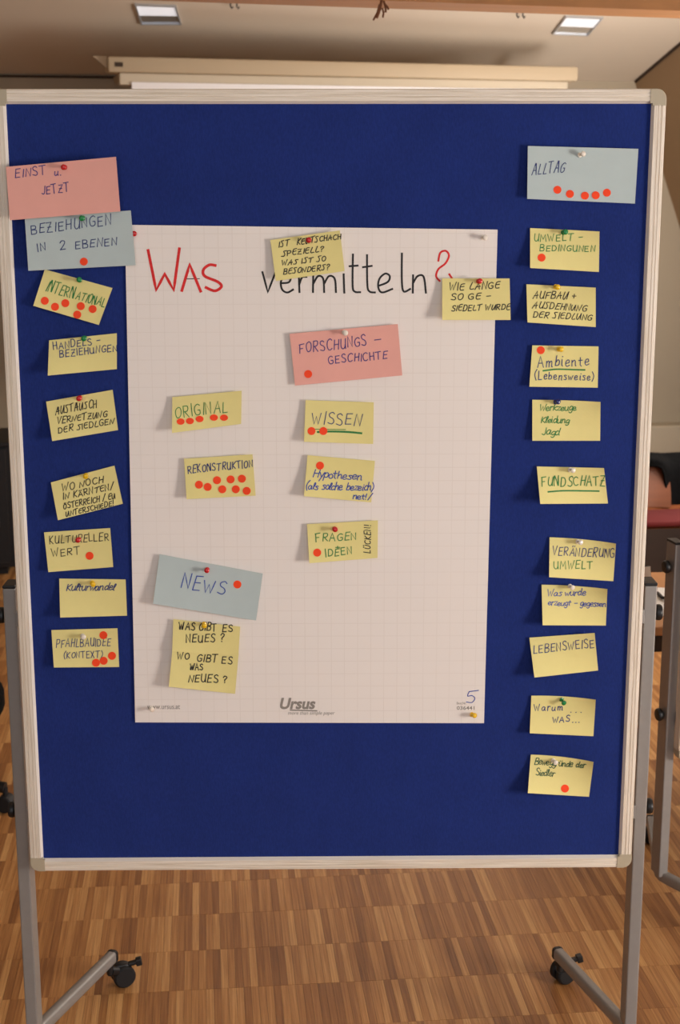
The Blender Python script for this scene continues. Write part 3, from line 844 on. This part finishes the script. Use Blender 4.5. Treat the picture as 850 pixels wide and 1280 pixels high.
Z6 = (160, 270, 3.269); Z7 = (320, 270, 2.5)
ink(SH, [zp(*Z6, [(82, 140), (115, 303), (150, 237), (187, 303), (210, 133)]), zp(*Z6, [(220, 305), (252, 198), (297, 308)]),
         zp(*Z6, smooth_line([(357, 202), (332, 200), (308, 220), (314, 246), (365, 268), (382, 288), (355, 306), (318, 292)]))], 3.5, 'ink_red', fr, 'heading_lettering', 'red marker word WAS')
ink(SH, [zp(*Z6, [(232, 257), (292, 256)])], 1.0, 'ink_black', fr, 'heading_lettering')
S = smooth_line
ink(SH, [zp(*Z7, t) for t in (
    [(20, 175), (37, 238), (60, 178)],
    S([(80, 210), (103, 207), (108, 190), (92, 186), (78, 205), (82, 230), (98, 239), (116, 230)]),
    [(134, 190), (136, 238)], S([(136, 212), (144, 192), (158, 190)]),
    [(179, 188), (178, 238)], S([(179, 212), (194, 188), (210, 196), (213, 238)]), S([(213, 212), (228, 188), (246, 196), (250, 238)]),
    [(274, 182), (276, 240)],
    S([(303, 120), (302, 215), (308, 236), (326, 238)]), [(292, 157), (318, 155)],
    S([(347, 122), (348, 215), (355, 236), (372, 239)]), [(334, 160), (362, 156)],
    S([(384, 218), (412, 206), (418, 188), (404, 180), (386, 196), (382, 222), (394, 239), (426, 228)]),
    S([(456, 117), (456, 205), (462, 236), (482, 228)]),
    [(491, 185), (490, 240)], S([(491, 210), (505, 188), (524, 190), (531, 240)]))], 2.4, 'ink_black', fr, 'heading_lettering', 'black marker word vermitteln')
ink(SH, [zp(*Z7, S([(570, 140), (576, 115), (593, 109), (603, 124), (592, 148), (570, 166), (563, 188), (574, 203)])), zp(*Z7, [(604, 182), (612, 194)])], 2.4, 'ink_red', fr, 'heading_lettering', 'red marker question mark')
ink(SH, [[(598, 863), (586.5, 864.5)], S([(586.5, 864.5), (584.5, 870), (590, 869.5), (593.5, 873), (590, 878), (583, 877.5)])], 1.1, 'ink_blue', fr, 'handwriting', 'small blue handwritten figure 5')


def printed(txt, x0, yb, width, height, m, italic=0., bold=0., name='printed_lettering'):
    cu = bpy.data.curves.new('t', 'FONT'); cu.body = txt; cu.resolution_u = 3; cu.offset = bold
    ob = bpy.data.objects.new('t', cu); COL.objects.link(ob); bpy.context.view_layer.update()
    me = ob.to_mesh(); xs = [v.co.x for v in me.vertices]; ys = [v.co.y for v in me.vertices]
    ax, bx = min(xs), max(xs); H = max(ys)
    vs = []
    for v in me.vertices:
        X = x0 + (v.co.x-ax)/(bx-ax)*width; Y = v.co.y/H*height
        vs.append(SH.at_px(X + italic*Y, yb - Y, .0003))
    fs = [tuple(reversed(p.vertices)) for p in me.polygons]
    ob.to_mesh_clear(); bpy.data.objects.remove(ob); bpy.data.curves.remove(cu)
    mesh_obj(name, vs, fs, M[m], fr, world=True)


printed('Ursus', 349, 885.8, 44, 13.5, 'print_grey', .22, .035)
ink(SH, [[(363, 887.6), (396, 888.6)]], 1.6, 'print_grey', fr, 'printed_underline')
printed('more than simple paper', 360, 893.2, 58, 4.2, 'print_grey', .2)
printed('www.ursus.at', 184, 886.3, 41, 5.0, 'print_grey', 0)
printed('036441', 571, 887.2, 22, 4.6, 'print_grey', 0, .01)
printed('Best.Nr.', 571, 880.5, 12, 3.0, 'print_grey', 0)

# ---- notes; base .006 where they lie on the flipchart sheet
ON = dict(base=.0068)
note([(7.4, 208.6), (145, 196), (150.4, 264.3), (12.3, 275.3)], 'pink', 'pink card reading EINST u. JETZT, topmost in the left column over the frame',
     [('EINST', 19, 222.4, 57, 218.5, 11, 'ink_violet'), ('u.', 67.8, 219.8, 76, 219, 8, 'ink_violet', dict(jit=0)), ('JETZT', 52, 243, 86, 239.5, 10.5, 'ink_violet')], kw=dict(base=.0165, tl=.002, tr=.006, bl=.004, br=.005), name='card', group=None)
note([(31, 273), (163.5, 263), (169.5, 331.5), (35.4, 338.5)], 'lblue', 'pale blue card reading BEZIEHUNGEN IN 2 EBENEN under the upper left pink card',
     [('BEZIEHUNGEN', 39, 292.7, 138.7, 280.6, 12, 'ink_navy'), ('IN', 47, 315, 57, 313, 10, 'ink_navy'), ('2', 74, 313, 81.5, 311.7, 11, 'ink_navy'), ('EBENEN', 94, 311, 146, 306.7, 9.5, 'ink_navy')], [(104.8, 327)], kw=dict(base=.009, bl=.006, tr=.004, br=.006), name='card')
note([(56, 336.7), (140.6, 360), (123.5, 406.2), (41.5, 382.2)], 'yellow', 'strongly tilted yellow note reading INTERNATIONAL with six dots, left column',
     [('INTERN', 56.8, 363.5, 91, 373, 13.5, 'ink_green'), ('ATIONAL', 94, 374, 130, 383.7, 10.5, 'ink_green')],
     [(56, 376), (68.8, 383.5), (81.7, 379), (101, 382.7), (115.8, 386.3), (96.6, 393.3)], kw=dict(bl=.010, br=.006, tr=.002))
note([(61.4, 425.4), (146, 416.5), (146, 461.4), (59.7, 469.5)], 'yellow', 'yellow note reading HANDELS-BEZIEHUNGEN in the left column',
     [('HANDELS -', 66.7, 437, 125, 429.5, 8.5, 'ink_navy'), ('BEZIEHUNGEN', 74.5, 446.8, 146, 438.5, 7.8, 'ink_navy')], kw=dict(bl=.018))
note([(57.6, 502), (140.8, 487.2), (147.6, 537.6), (65.2, 551.4)], 'yellow', 'tilted yellow note reading AUSTAUSCH VERNETZUNG in the left column',
     [('AUSTAUSCH', 69.5, 518, 120.7, 509, 9, 'ink_dark', dict(slant=.2)), ('VERNETZUNG', 71, 529.6, 133.4, 520.8, 7.6, 'ink_dark', dict(slant=.2)), ('DER SIEDLGEN', 72.6, 541.3, 141.9, 530, 7, 'ink_dark', dict(slant=.2))], kw=dict(bl=.014))
note([(63.5, 603), (143, 582), (153.5, 629.7), (72.4, 650.3)], 'yellow', 'tilted yellow note of four lines starting WO NOCH IN, left column',
     [('WO NOCH', 77.3, 614.3, 129, 602.8, 8, 'ink_dark', dict(slant=.2)), ('IN KÄRNTEN/', 78.8, 624.8, 142, 611.5, 7.4, 'ink_dark', dict(slant=.2)), ('ÖSTERREICH / EU', 79.4, 636.5, 144, 623, 6.8, 'ink_dark', dict(slant=.2)), ('UNTERSCHIEDE!', 82.6, 645.8, 141.5, 632, 6, 'ink_dark', dict(slant=.2))], kw=dict(bl=.014))
note([(55, 665.4), (137.7, 660), (141.5, 708.8), (60.4, 715.2)], 'yellow', 'yellow note reading KULTURELLER WERT with one dot, left column',
     [('KULTURELLER', 61.8, 680.3, 135.5, 675, 9.2, 'ink_dark'), ('WERT', 64.6, 696, 99.5, 692.5, 9, 'ink_dark')], [(112, 694.8)], kw=dict(bl=.008, tr=.004), w_=1.0)
note([(74, 723.2), (157, 724.3), (158.8, 769.6), (75.2, 772)], 'yellow', 'yellow note reading Kulturwandel, next to lowest in the left column',
     [('Kulturwandel', 82.6, 738.7, 143, 737.8, 8.6, 'ink_navy', dict(curs=True, slant=.3))], kw=dict(bl=.014, tr=.003), w_=1.2)
note([(64.2, 787.6), (146.8, 785.3), (149, 833.8), (67.3, 834.4)], 'yellow', 'yellow note reading PFAHLBAUIDEE (KONTEXT) with four dots, lowest at left',
     [('PFAHLBAUIDEE', 70, 809.4, 138, 807, 9.5, 'ink_navy'), ('(KONTEXT)', 79.4, 823, 128, 821.6, 7.5, 'ink_navy')], [(129.2, 794), (140, 819.8), (129.6, 826), (120, 828.5)], kw=dict(bl=.009, tl=.004), w_=.95)
note([(338, 300), (424.8, 288), (430.8, 338.8), (344.8, 351.2)], 'yellow', 'yellow note beginning IST, pinned over the black heading word',
     [('IST', 348, 309.3, 361, 307, 7, 'ink_dark', dict(slant=.25)), ('KEUTSCHACH', 371, 306, 426, 298.5, 6.8, 'ink_dark', dict(slant=.25)), ('SPEZIELL?', 352, 320.5, 404, 314, 6.6, 'ink_dark', dict(slant=.25)), ('WAS IST SO', 352, 332, 406.8, 326, 6.4, 'ink_dark', dict(slant=.25)), ('BESONDERS?', 354, 343, 411, 337, 6.6, 'ink_dark', dict(slant=.25))], kw=dict(base=.0065, bl=.006, br=.004, tr=.006), w_=1.15)
note([(552.8, 348), (637, 348), (638.3, 400), (552.8, 400)], 'yellow', 'yellow note starting WIE LANGE overlapping the right edge of the flipchart sheet',
     [('WIE LANGE', 561.2, 363, 624, 360.5, 8.5, 'ink_dark', dict(slant=.2)), ('SO GE -', 563.2, 375, 612.8, 373.2, 7, 'ink_dark', dict(slant=.2)), ('SIEDELT WURDE', 564, 388.8, 637, 387, 7, 'ink_dark', dict(slant=.2))], kw=dict(base=.0085, bl=.012, br=.004), w_=1.15)
note([(362, 417.2), (497.2, 405.2), (502.8, 469.2), (368.8, 482)], 'pink', 'pink card reading FORSCHUNGS-GESCHICHTE on the flipchart sheet',
     [('FORSCHUNGS', 374, 441.5, 458, 432, 12.5, 'ink_violet'), ('-', 467, 430.5, 476, 429.8, 12, 'ink_violet', dict(jit=0)), ('GESCHICHTE', 410.8, 455.2, 484, 448, 10, 'ink_violet')], [(385.2, 467.6)], kw=dict(base=.0065, bl=.003, br=.003), name='card')
note([(659.8, 182.4), (798, 186), (793.7, 254.5), (659, 248.6)], 'lblue', 'pale blue card reading ALLTAG with five dots, upper right',
     [('ALLTAG', 664.7, 218.2, 704.7, 215.2, 13, 'ink_navy', dict(slant=.3))], [(696.8, 237.2), (712.4, 242.4), (731.2, 244.6), (744.7, 244.1), (758.6, 240.9)], kw=dict(base=.005, bl=.006, tl=.004), name='card', w_=1.0)
note([(662.7, 285), (749.4, 289.3), (748.7, 340), (662.7, 335)], 'yellow', 'yellow note reading UMWELT-BEDINGUNEN in green, right column',
     [('UMWELT -', 667.2, 301.7, 727.7, 300.6, 8.6, 'ink_green'), ('BEDINGUNEN', 674.6, 313.5, 743.3, 314.3, 7.4, 'ink_green')], [(677, 322)], kw=dict(bl=.013, curl=.004), w_=1.)
note([(658, 355.3), (744.7, 359.5), (744.7, 408.9), (659.3, 403)], 'yellow', 'yellow note reading AUFBAU + AUSDEHNUNG DER SIEDLUNG, right column',
     [('AUFBAU +', 666, 373.3, 719.5, 373.8, 8.6, 'ink_dark', dict(slant=.25)), ('AUSDEHNUNG', 665.4, 385, 732.6, 388.8, 7.4, 'ink_dark', dict(slant=.25)), ('DER SIEDLUNG', 666, 396.8, 739.3, 400.2, 7.4, 'ink_dark', dict(slant=.25))], kw=dict(bl=.014, curl=.004), w_=1.1)
note([(665.4, 431.7), (748.2, 433), (747.2, 484.6), (661.7, 483.4)], 'yellow', 'yellow note reading Ambiente (Lebensweise) with green underline, right column',
     [('Ambiente', 672, 458.6, 736.3, 457, 12.6, 'ink_navy'), ('(Lebensweise)', 668.4, 474.2, 741.8, 475.5, 9.6, 'ink_navy')], [(676, 437.7)], kw=dict(bl=.008, tl=.004), w_=1.1,
     extra=[('ink_green', 1.8, [smooth_line([(679, 463.5), (695, 461.6), (715, 462), (731, 462.4)])])])
note([(665.4, 499.7), (750.7, 502.4), (750.2, 551), (665.4, 551)], 'yellow', 'yellow note with three small green lines Werkzeuge Kleidung Jagd, right column',
     [('Werkzeuge', 674, 513.3, 720.3, 513.3, 7.6, 'ink_green', dict(curs=True, slant=.2)), ('Kleidung', 675.8, 528.6, 711, 528.8, 7.6, 'ink_green', dict(curs=True, slant=.2)), ('Jagd', 677, 543.2, 699.3, 544, 8.2, 'ink_green', dict(curs=True, slant=.2))], kw=dict(bl=.007, curl=.008, bow=.6), w_=1.1)
note([(671, 583), (755, 585), (760, 629.4), (675.3, 630)], 'yellow', 'yellow note reading FUNDSCHATZ underlined in green, right column',
     [('FUNDSCHATZ', 676.6, 607.7, 756, 607, 12, 'ink_green')], kw=dict(tl=.003, bl=.026, br=.006, curl=.006), w_=1.1, extra=[('ink_green', 1.8, [smooth_line([(685.2, 614.8), (705, 613.4), (730, 613.6), (748.7, 613.9)])])])
note([(687, 671.6), (770, 679.5), (766.7, 726.5), (686.4, 721.5)], 'yellow', 'yellow note reading VERÄNDERUNG UMWELT in blue and green, right column',
     [('VERÄNDERUNG', 690.6, 694, 767.4, 697, 10.6, 'ink_navy'), ('UMWELT', 691.9, 711, 740, 711, 9.6, 'ink_green')], kw=dict(bl=.016, curl=.014, bow=1.4), w_=1.)
note([(677, 730.9), (759.3, 736.3), (757.3, 782), (678.3, 781.6)], 'yellow', 'yellow note with two small blue cursive lines starting Was wurde, right column',
     [('Was wurde', 684, 745, 732, 744.5, 7.6, 'ink_blue', dict(curs=True, slant=.2)), ('erzeugt - gegessen', 684.5, 756.6, 757, 758.3, 7, 'ink_blue', dict(curs=True, slant=.2))], kw=dict(bl=.018, curl=.014, bow=1.2), w_=1.0)
note([(661.7, 797.1), (743.3, 791.2), (747.7, 838.1), (668, 847)], 'yellow', 'yellow note reading LEBENSWEISE in the right column',
     [('LEBENSWEISE', 666.7, 816.4, 742.5, 809.3, 9.8, 'ink_navy')], kw=dict(tl=.003, bl=.020, curl=.008), w_=1.0)
note([(664.2, 869.6), (744.7, 874.6), (741.8, 920.3), (662.2, 916.6)], 'yellow', 'yellow note reading Warum... WAS... next to lowest in the right column',
     [('Warum', 667.7, 888.2, 703, 888, 8, 'ink_navy'), ('. . .', 713, 890.4, 726.5, 890.6, 6, 'ink_navy', dict(jit=0)), ('WAS', 690.6, 903, 711.6, 902, 7.4, 'ink_navy'), ('...', 715, 903, 724, 903, 5, 'ink_navy', dict(jit=0))], kw=dict(bl=.012, curl=.012, bow=1.6), w_=1.1)
note([(663.5, 943.3), (742, 952.4), (736.3, 996), (659.8, 991.4)], 'yellow', 'yellow note with dark green cursive and one dot, lowest in the right column',
     [('Beweggründe der', 667.7, 955.4, 731.4, 960, 7.6, 'ink_dgreen', dict(curs=True, slant=.15)), ('Siedler', 669.6, 969, 693, 970.5, 8, 'ink_dgreen', dict(curs=True, slant=.15))], [(706.2, 985.7)], kw=dict(bl=.020, curl=.014, bow=1.8), w_=1.05)
note([(215.4, 496.4), (302, 488.4), (301.4, 529.9), (215, 541.2)], 'yellow', 'yellow note reading ORIGINAL with a row of five dots, on the flipchart sheet',
     [('ORIGINAL', 219, 522.3, 284, 515.5, 14, 'ink_green')], [(225.8, 527), (237.4, 526.3), (249.5, 523.8), (267.4, 522), (280, 522.1)], kw=dict(base=.0068, bl=.012, br=.002), w_=1.0, drx=(5, 4))
note([(230, 573.5), (315.7, 567.9), (319.5, 619.6), (233.3, 624)], 'yellow', 'yellow note reading REKONSTRUKTION with eight dots, on the flipchart sheet',
     [('REKONSTRUKTION', 234.8, 591.5, 315.7, 583.9, 9.2, 'ink_navy')], [(248.7, 605.9), (259.6, 608.7), (271.3, 600.3), (277.9, 611.6), (288.3, 599.3), (294.8, 611.6), (302.4, 598.4), (308.4, 613.6)], kw=dict(base=.0068, bl=.008), w_=1.15)
note([(382, 500.2), (467.2, 502.9), (466.4, 555), (380, 552.2)], 'yellow', 'yellow note reading WISSEN with green underline, on the flipchart sheet',
     [('WISSEN', 389.5, 529, 450.5, 531.8, 15, 'ink_navy')], [(389.4, 538.8), (404.2, 538.8)], kw=dict(base=.0068, bl=.008), w_=1.1,
     extra=[('ink_green', 2.4, [smooth_line([(397, 540), (415, 539.4), (435, 540), (451.8, 541.6)])]), ('ink_green', .9, [[(394, 536.6), (432, 537)]])])
note([(384.4, 569), (468.7, 576.1), (464, 628), (380, 620.2)], 'yellow', 'yellow note with blue cursive starting Hypothesen, on the flipchart sheet',
     [('Hypothesen', 391, 596.5, 451.8, 600, 9.4, 'ink_blue', dict(curs=True, slant=.2)), ('(als solche bezeich)', 382, 611.5, 466.5, 613.4, 8.6, 'ink_blue', dict(curs=True, slant=.2)), ('net!', 440.6, 623.5, 457, 624.5, 7.4, 'ink_blue', dict(curs=True)), ('/', 460, 624.7, 465, 624.7, 7, 'ink_blue')], [(400, 582)], kw=dict(base=.0068, bl=.010), w_=1.2)
note([(383.8, 655.2), (472.4, 650.5), (471.9, 697.4), (386.6, 704)], 'yellow', 'yellow note reading FRAGEN + IDEEN with sideways LÜCKEN! on the flipchart sheet',
     [('FRAGEN', 394, 677, 445.3, 674.5, 9.6, 'ink_green'), ('+', 419, 686.6, 424.5, 686.4, 6, 'ink_green'), ('IDEEN', 406.5, 696, 439.6, 692.7, 9.4, 'ink_green'), ('LÜCKEN!', 463, 691.8, 463, 657, 7.6, 'ink_dark')], [(396.5, 690.8)], kw=dict(base=.0068, bl=.010), w_=1.1)
note([(199.4, 692.8), (328.4, 717), (320, 775.6), (191.3, 754.6)], 'lblue', 'pale blue card reading NEWS with one dot, tilted on the flipchart sheet',
     [('NEWS', 225.5, 735.2, 280.5, 743, 17, 'ink_blue')], [(296.7, 730.6)], kw=dict(base=.0068, bl=.010, tl=.003), name='card', w_=1.2)
note([(215.5, 812.4), (298.3, 817), (293.8, 867.3), (211, 858.4)], 'yellow', 'lower yellow note of the joined pair, reading WO GIBT ES WAS NEUES?',
     [('WO', 221, 823.3, 236, 824.2, 8.2, 'ink_dark'), ('GIBT ES', 246, 826.5, 289.6, 829.8, 9, 'ink_dark'), ('WAS', 237, 838, 253.3, 837.6, 7.8, 'ink_dark'), ('NEUES ?', 235.2, 852.2, 283.4, 853, 8.8, 'ink_dark')], kw=dict(base=.0068, tl=.008, bl=.012, br=.003), w_=1.3)
note([(216.7, 773.9), (300.2, 783.3), (298, 818.6), (215.2, 814.4)], 'yellow', 'upper yellow note of the joined pair, reading WAS GIBT ES NEUES?',
     [('WAS GIBT', 223.4, 787.2, 270, 788.8, 9, 'ink_dark'), ('ES', 278, 789.3, 290.5, 789.6, 8.4, 'ink_dark'), ('NEUES ?', 232.3, 803, 279.5, 802.3, 9.4, 'ink_dark')], kw=dict(base=.0074, bl=.0085, br=.0015), w_=1.3)

# ---- push pins
for x, y, c, l, s_, t in (
    (80, 209, 'red', 'red push pin in the pink EINST u. JETZT card', .017, (0, 0)),
    (102.7, 272.8, 'green', 'green push pin in the pale blue BEZIEHUNGEN card', .010, (0, 0)),
    (168, 292, 'red', 'red push pin at the top left corner of the flipchart sheet', -.003, (0, 0)),
    (99, 350, 'green', 'green push pin in the tilted INTERNATIONAL note', .003, (.1, .1)),
    (105, 423, 'green', 'green push pin in the HANDELS-BEZIEHUNGEN note', .004, (0, 0)),
    (99, 497.8, 'red', 'red push pin in the AUSTAUSCH note', .004, (0, 0)),
    (107, 595, 'yellow', 'yellow push pin in the WO NOCH IN note', .004, (.1, .0)),
    (97.8, 675, 'red', 'red push pin in the KULTURELLER WERT note', .004, (0, .1)),
    (115.4, 729.8, 'yellow', 'yellow push pin in the Kulturwandel note', .003, (.3, 0)),
    (103.3, 796, 'white', 'white push pin in the PFAHLBAUIDEE note', .003, (.3, .1)),
    (386, 300.4, 'red', 'red push pin in the note over the black heading word', .008, (0, .1)),
    (599, 351.6, 'red', 'red push pin in the WIE LANGE note', .010, (.1, .1)),
    (430.8, 416, 'white', 'white push pin in the pink FORSCHUNGS-GESCHICHTE card', .007, (.2, 0)),
    (727, 193, 'white', 'white push pin in the pale blue ALLTAG card', .006, (.45, .15)),
    (705.5, 290.3, 'green', 'green push pin in the UMWELT-BEDINGUNEN note', .003, (.2, .1)),
    (695.8, 358.7, 'yellow', 'yellow push pin in the AUFBAU note', .003, (.2, 0)),
    (700, 436.7, 'yellow', 'yellow push pin in the Ambiente note', .003, (.2, .1)),
    (696, 502.7, 'blue', 'dark blue push pin in the Werkzeuge note', .003, (.3, .2)),
    (714.5, 588, 'white', 'white push pin in the FUNDSCHATZ note', .004, (.4, .1)),
    (724, 678, 'white', 'white push pin in the VERÄNDERUNG note', .004, (.4, .1)),
    (714, 734, 'white', 'white push pin in the Was wurde note', .004, (.3, .0)),
    (703.5, 877, 'green', 'green push pin in the Warum note', .004, (.3, -.3)),
    (693, 952.4, 'white', 'white push pin in the lowest note of the right column', .004, (.3, 0)),
    (418.5, 661.8, 'red', 'red push pin in the FRAGEN + IDEEN note', .008, (.1, .1)),
    (258.7, 712.9, 'red', 'red push pin in the pale blue NEWS card', .008, (0, .1)),
    (255, 781.3, 'yellow', 'yellow push pin in the upper note of the joined pair', .008, (.1, 0)),
    (605, 296.8, 'white', 'white push pin at the top right corner of the flipchart sheet', .004, (.3, 0)),
    (189, 886.5, 'white', 'white push pin at the bottom left corner of the flipchart sheet', .003, (.3, .1)),
    (591.5, 894.4, 'yellow', 'yellow push pin at the bottom right corner of the flipchart sheet', .004, (.4, .2))):
    pin(x, y, c, l, s_, t)

# ------------------------------------------------------------------ furniture glimpsed behind
# table behind the right post
tz = .635
tp = on_z(815, 748, tz)
tr_ = root('table', 'wooden table with papers on it seen between the posts on the right', 'table', (tp.x, tp.y, 0), R(6))
f_ = on_z(815, 783, tz).y - tp.y; bk = on_z(815, 716, tz).y - tp.y
b = MB(); b.box((-.22, f_, tz-.026), (1.2, bk, tz), .004); b.build('tabletop', M['table'], tr_)
b = MB(); b.box((-.16, f_+.04, tz-.085), (1.14, bk-.04, tz-.0265)); b.build('apron', M['dkwood'], tr_)
for lx in (.36, 1.15):
    for ly in (f_+.04, bk-.04):
        b = MB(); b.cyl((lx, ly, .001), (lx, ly, tz-.0265), .017, 14); b.build('leg', M['grey_metal'], tr_, smooth=True)


def flat(name, label, cat, px, z, m, t=.002):
    q = [on_z(u, v, z) for u, v in px]; c = sum(q, Vector())/len(q)
    b = MB(); n = len(q); v = [p for p in q] + [p + UP*t for p in q]
    b.add(v, [tuple(range(n)), tuple(reversed(range(n, 2*n)))] + [(i, (i+1) % n, (i+1) % n+n, i+n) for i in range(n)])
    o = b.build(name, m); o['label'] = label; o['category'] = cat; return o


PAP = mat('white_paper', (228, 226, 222), .8, var=.01)
flat('paper_sheet', 'white paper lying on the table behind the right posts', 'paper', [(817, 770), (822, 735), (850, 737), (852, 772)], tz+.0004, PAP)
c0 = on_z(812, 733, tz); r_ = root('folded_paper', 'white folded paper standing on the table beside the right frame rail', 'paper', c0)
b = MB(); b.box((-.028, 0, .001), (.006, .002, .062), 0, Matrix.Rotation(R(-6), 4, 'Y')); b.build('front_leaf', PAP, r_)
b = MB(); b.box((-.028, .004, .001), (.006, .006, .058), 0, Matrix.Rotation(R(-6), 4, 'Y') @ Matrix.Rotation(R(-12), 4, 'X')); b.build('rear_leaf', PAP, r_)
cb = [on_z(u, v, tz+.008) for u, v in ((822, 741), (828, 747), (836, 750), (846, 746))]
b = MB(); b.tube(smooth_v := [cb[0], cb[0].lerp(cb[1], .5), cb[1], cb[1].lerp(cb[2], .5) + UP*.002, cb[2], cb[3]], .005, 8)
o = b.build('black_cable', M['black_plastic'], smooth=True); o['label'] = 'black cable lying over the white paper on the table'; o['category'] = 'cable'
# plywood chair with a red seat pad behind that table
cs = on_z(832, 655, .47); ch = root('chair', 'orange plywood shell chair with dark red seat pad at the right edge', 'chair', (cs.x, cs.y, 0), R(6))


def shell(pts, x0, x1, t, m, name, parent, bulge=.02):
    """a bent plywood panel: profile in y-z, widths x0..x1, hollowed sideways"""
    vs = []; fs = []; n = 8
    for (y, z) in pts:
        for i in range(n+1):
            u = i/n; vs.append(Vector((x0+(x1-x0)*u, y - bulge*4*(u-.5)**2, z)))
    k = len(vs); vs += [v + Vector((0, t, t*.4)) for v in vs]; W_ = n+1
    for j in range(len(pts)-1):
        for i in range(n):
            a = j*W_+i; fs += [(a, a+1, a+W_+1, a+W_), (k+a, k+a+W_, k+a+W_+1, k+a+1)]
    L_ = len(pts); ring = list(range(W_)) + [j*W_+n for j in range(1, L_)] + [(L_-1)*W_+i for i in range(n-1, -1, -1)] + [j*W_ for j in range(L_-2, 0, -1)]
    for i in range(len(ring)): a, b_ = ring[i], ring[(i+1) % len(ring)]; fs.append((a, b_, k+b_, k+a))
    b = MB(); b.add(vs, fs); return b.build(name, m, parent, smooth=True)


zbk = on_y(820, 576, cs.y+.35).z; zs0 = on_y(820, 650, cs.y+.30).z
shell([(.24, .49), (.25, .55), (.27, .60), (.30, zbk)], -.20, .10, .010, M['ply'], 'backrest', ch)
shell([(-.02, .455), (.12, .448), (.19, .455), (.24, .49)], -.20, .22, .010, M['ply'], 'seat', ch, .0)
b = MB(); b.box((-.185, -.03, .463), (.21, .205, .488), .010); b.build('seat_pad', M['redpad'], ch, smooth=True)
for lx in (-.16, .18):
    for ly, ky in ((.0, -.02), (.22, .04)):
        b = MB(); b.cyl((lx, ly + ky, .001), (lx, ly, .452), .011, 12); b.build('leg', M['grey_metal'], ch, smooth=True)
jk = root('jacket', 'black jacket hung over the chair back at the right edge', 'jacket', (cs.x, cs.y, 0), R(6))
vs = []; fs = []; n = 22; rows_ = 20; rj = random.Random(3)
for j in range(rows_+1):
    for i in range(n+1):
        u = i/n; v = j/rows_
        # cloth runs up the rear, over the back's top and down in front, longer on the right
        top = zbk + .028 + .012*math.sin(u*7)
        drop = .036 + (.24 if u > .62 else 0)*min(1, max(0, (u-.55)/.12))
        t = v*2-1
        y = .315 + .012 - t*.045 if abs(t) < .25 else (.340 + .012*math.sin(u*18) if t < 0 else .285 - .020*math.sin(u*14)*v - .02)
        z = top - (0 if abs(t) < .25 else (abs(t)-.25)/.75*(drop if t > 0 else .17))
        if abs(t) < .25: z += .01*(1-(t/.25)**2)
        vs.append(Vector((-.23 + .5*u, y + rj.uniform(-.002, .002), z + rj.uniform(-.003, .003))))
for j in range(rows_):
    for i in range(n):
        a = j*(n+1)+i; fs.append((a, a+1, a+n+2, a+n+1))
jo = mesh_obj('jacket_cloth', vs, fs, M['black_cloth'], jk, smooth=True)
md = jo.modifiers.new('thick', 'SOLIDIFY'); md.thickness = .012; md = jo.modifiers.new('sub', 'SUBSURF'); md.levels = 1; md.render_levels = 1
# dark box added in place of floor shade behind the chair
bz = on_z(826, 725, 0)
br_ = root('shade_box', 'dark brown box standing in for floor shade behind the chair on the right', 'shade box', (bz.x, bz.y, 0), TH)
b = MB(); b.box((-.55, -.02, .03), (.75, .38, .40), .006); b.build('shade_box_body', M['dkwood'], br_)
b = MB(); b.box((-.57, -.04, .401), (.77, .40, .43), .006); b.build('shade_box_top', M['dkwood'], br_)
for lx in (-.5, .7):
    for ly in (.02, .34):
        b = MB(); b.box((lx-.025, ly-.025, .001), (lx+.025, ly+.025, .0295)); b.build('foot', M['black_plastic'], br_)
# left edge: black cabinet at the back and a black swivel chair in front of it
lc = on_z(-6, 720, 0)
lr = root('low_cabinet', 'low black cabinet by the back wall at the far left edge', 'cabinet', (lc.x, lc.y, 0), TH)
hz_ = on_y(2, 553, lc.y).z
b = MB(); b.box((-.9, 0, .04), (.10, .42, hz_-.02), .004); b.build('cabinet_body', M['black_plastic'], lr)
b = MB(); b.box((-.92, -.02, hz_-.0195), (.12, .44, hz_), .004); b.build('cabinet_top', M['black_plastic'], lr)
for dx in (-.89, -.39):
    b = MB(); b.box((dx, -.018, .06), (dx+.47, -.001, hz_-.03), .003); d_ = b.build('cabinet_door', M['black_plastic'], lr)
    b = MB(); b.cyl((dx+.42, -.03, .25), (dx+.42, -.03, .37), .005, 8); b.build('handle', M['grey_metal'], d_)
b = MB(); b.box((-.86, .03, .001), (.06, .39, .039)); b.build('plinth', M['black_rubber'], lr)
wc = on_z(10, 1014, 0)
oc = root('wheeled_stool', 'low black wheeled stool cut off at the left edge behind the pinboard', 'stool', (wc.x-.26, wc.y+.05, 0), 0)
for k in range(5):
    a = R(-11 + 72*k); e = Vector((.26*math.cos(a), .26*math.sin(a), .075))
    b = MB(); b.cyl((0, 0, .10), e, .017, 10); sp_ = b.build('base_spoke', M['black_plastic'], oc, smooth=True)
    cc = Vector((e.x, e.y, .027)); b = MB(); t_ = Vector((-math.sin(a), math.cos(a), 0))
    b.cyl(cc - t_*.022, cc + t_*.022, .026, 18, .004); b.cyl(cc + UP*.02, e, .008, 8); b.build('caster', M['black_rubber'], sp_, smooth=True)
b = MB(); b.cyl((0, 0, .09), (0, 0, .27), .024, 14); b.build('gas_column', M['black_plastic'], oc, smooth=True)
b = MB(); b.lathe([(.16, .27), (.235, .275), (.25, .30), (.25, .345), (.235, .37), (.12, .378)], None, 28); b.build('seat', M['black_cloth'], oc, smooth=True)
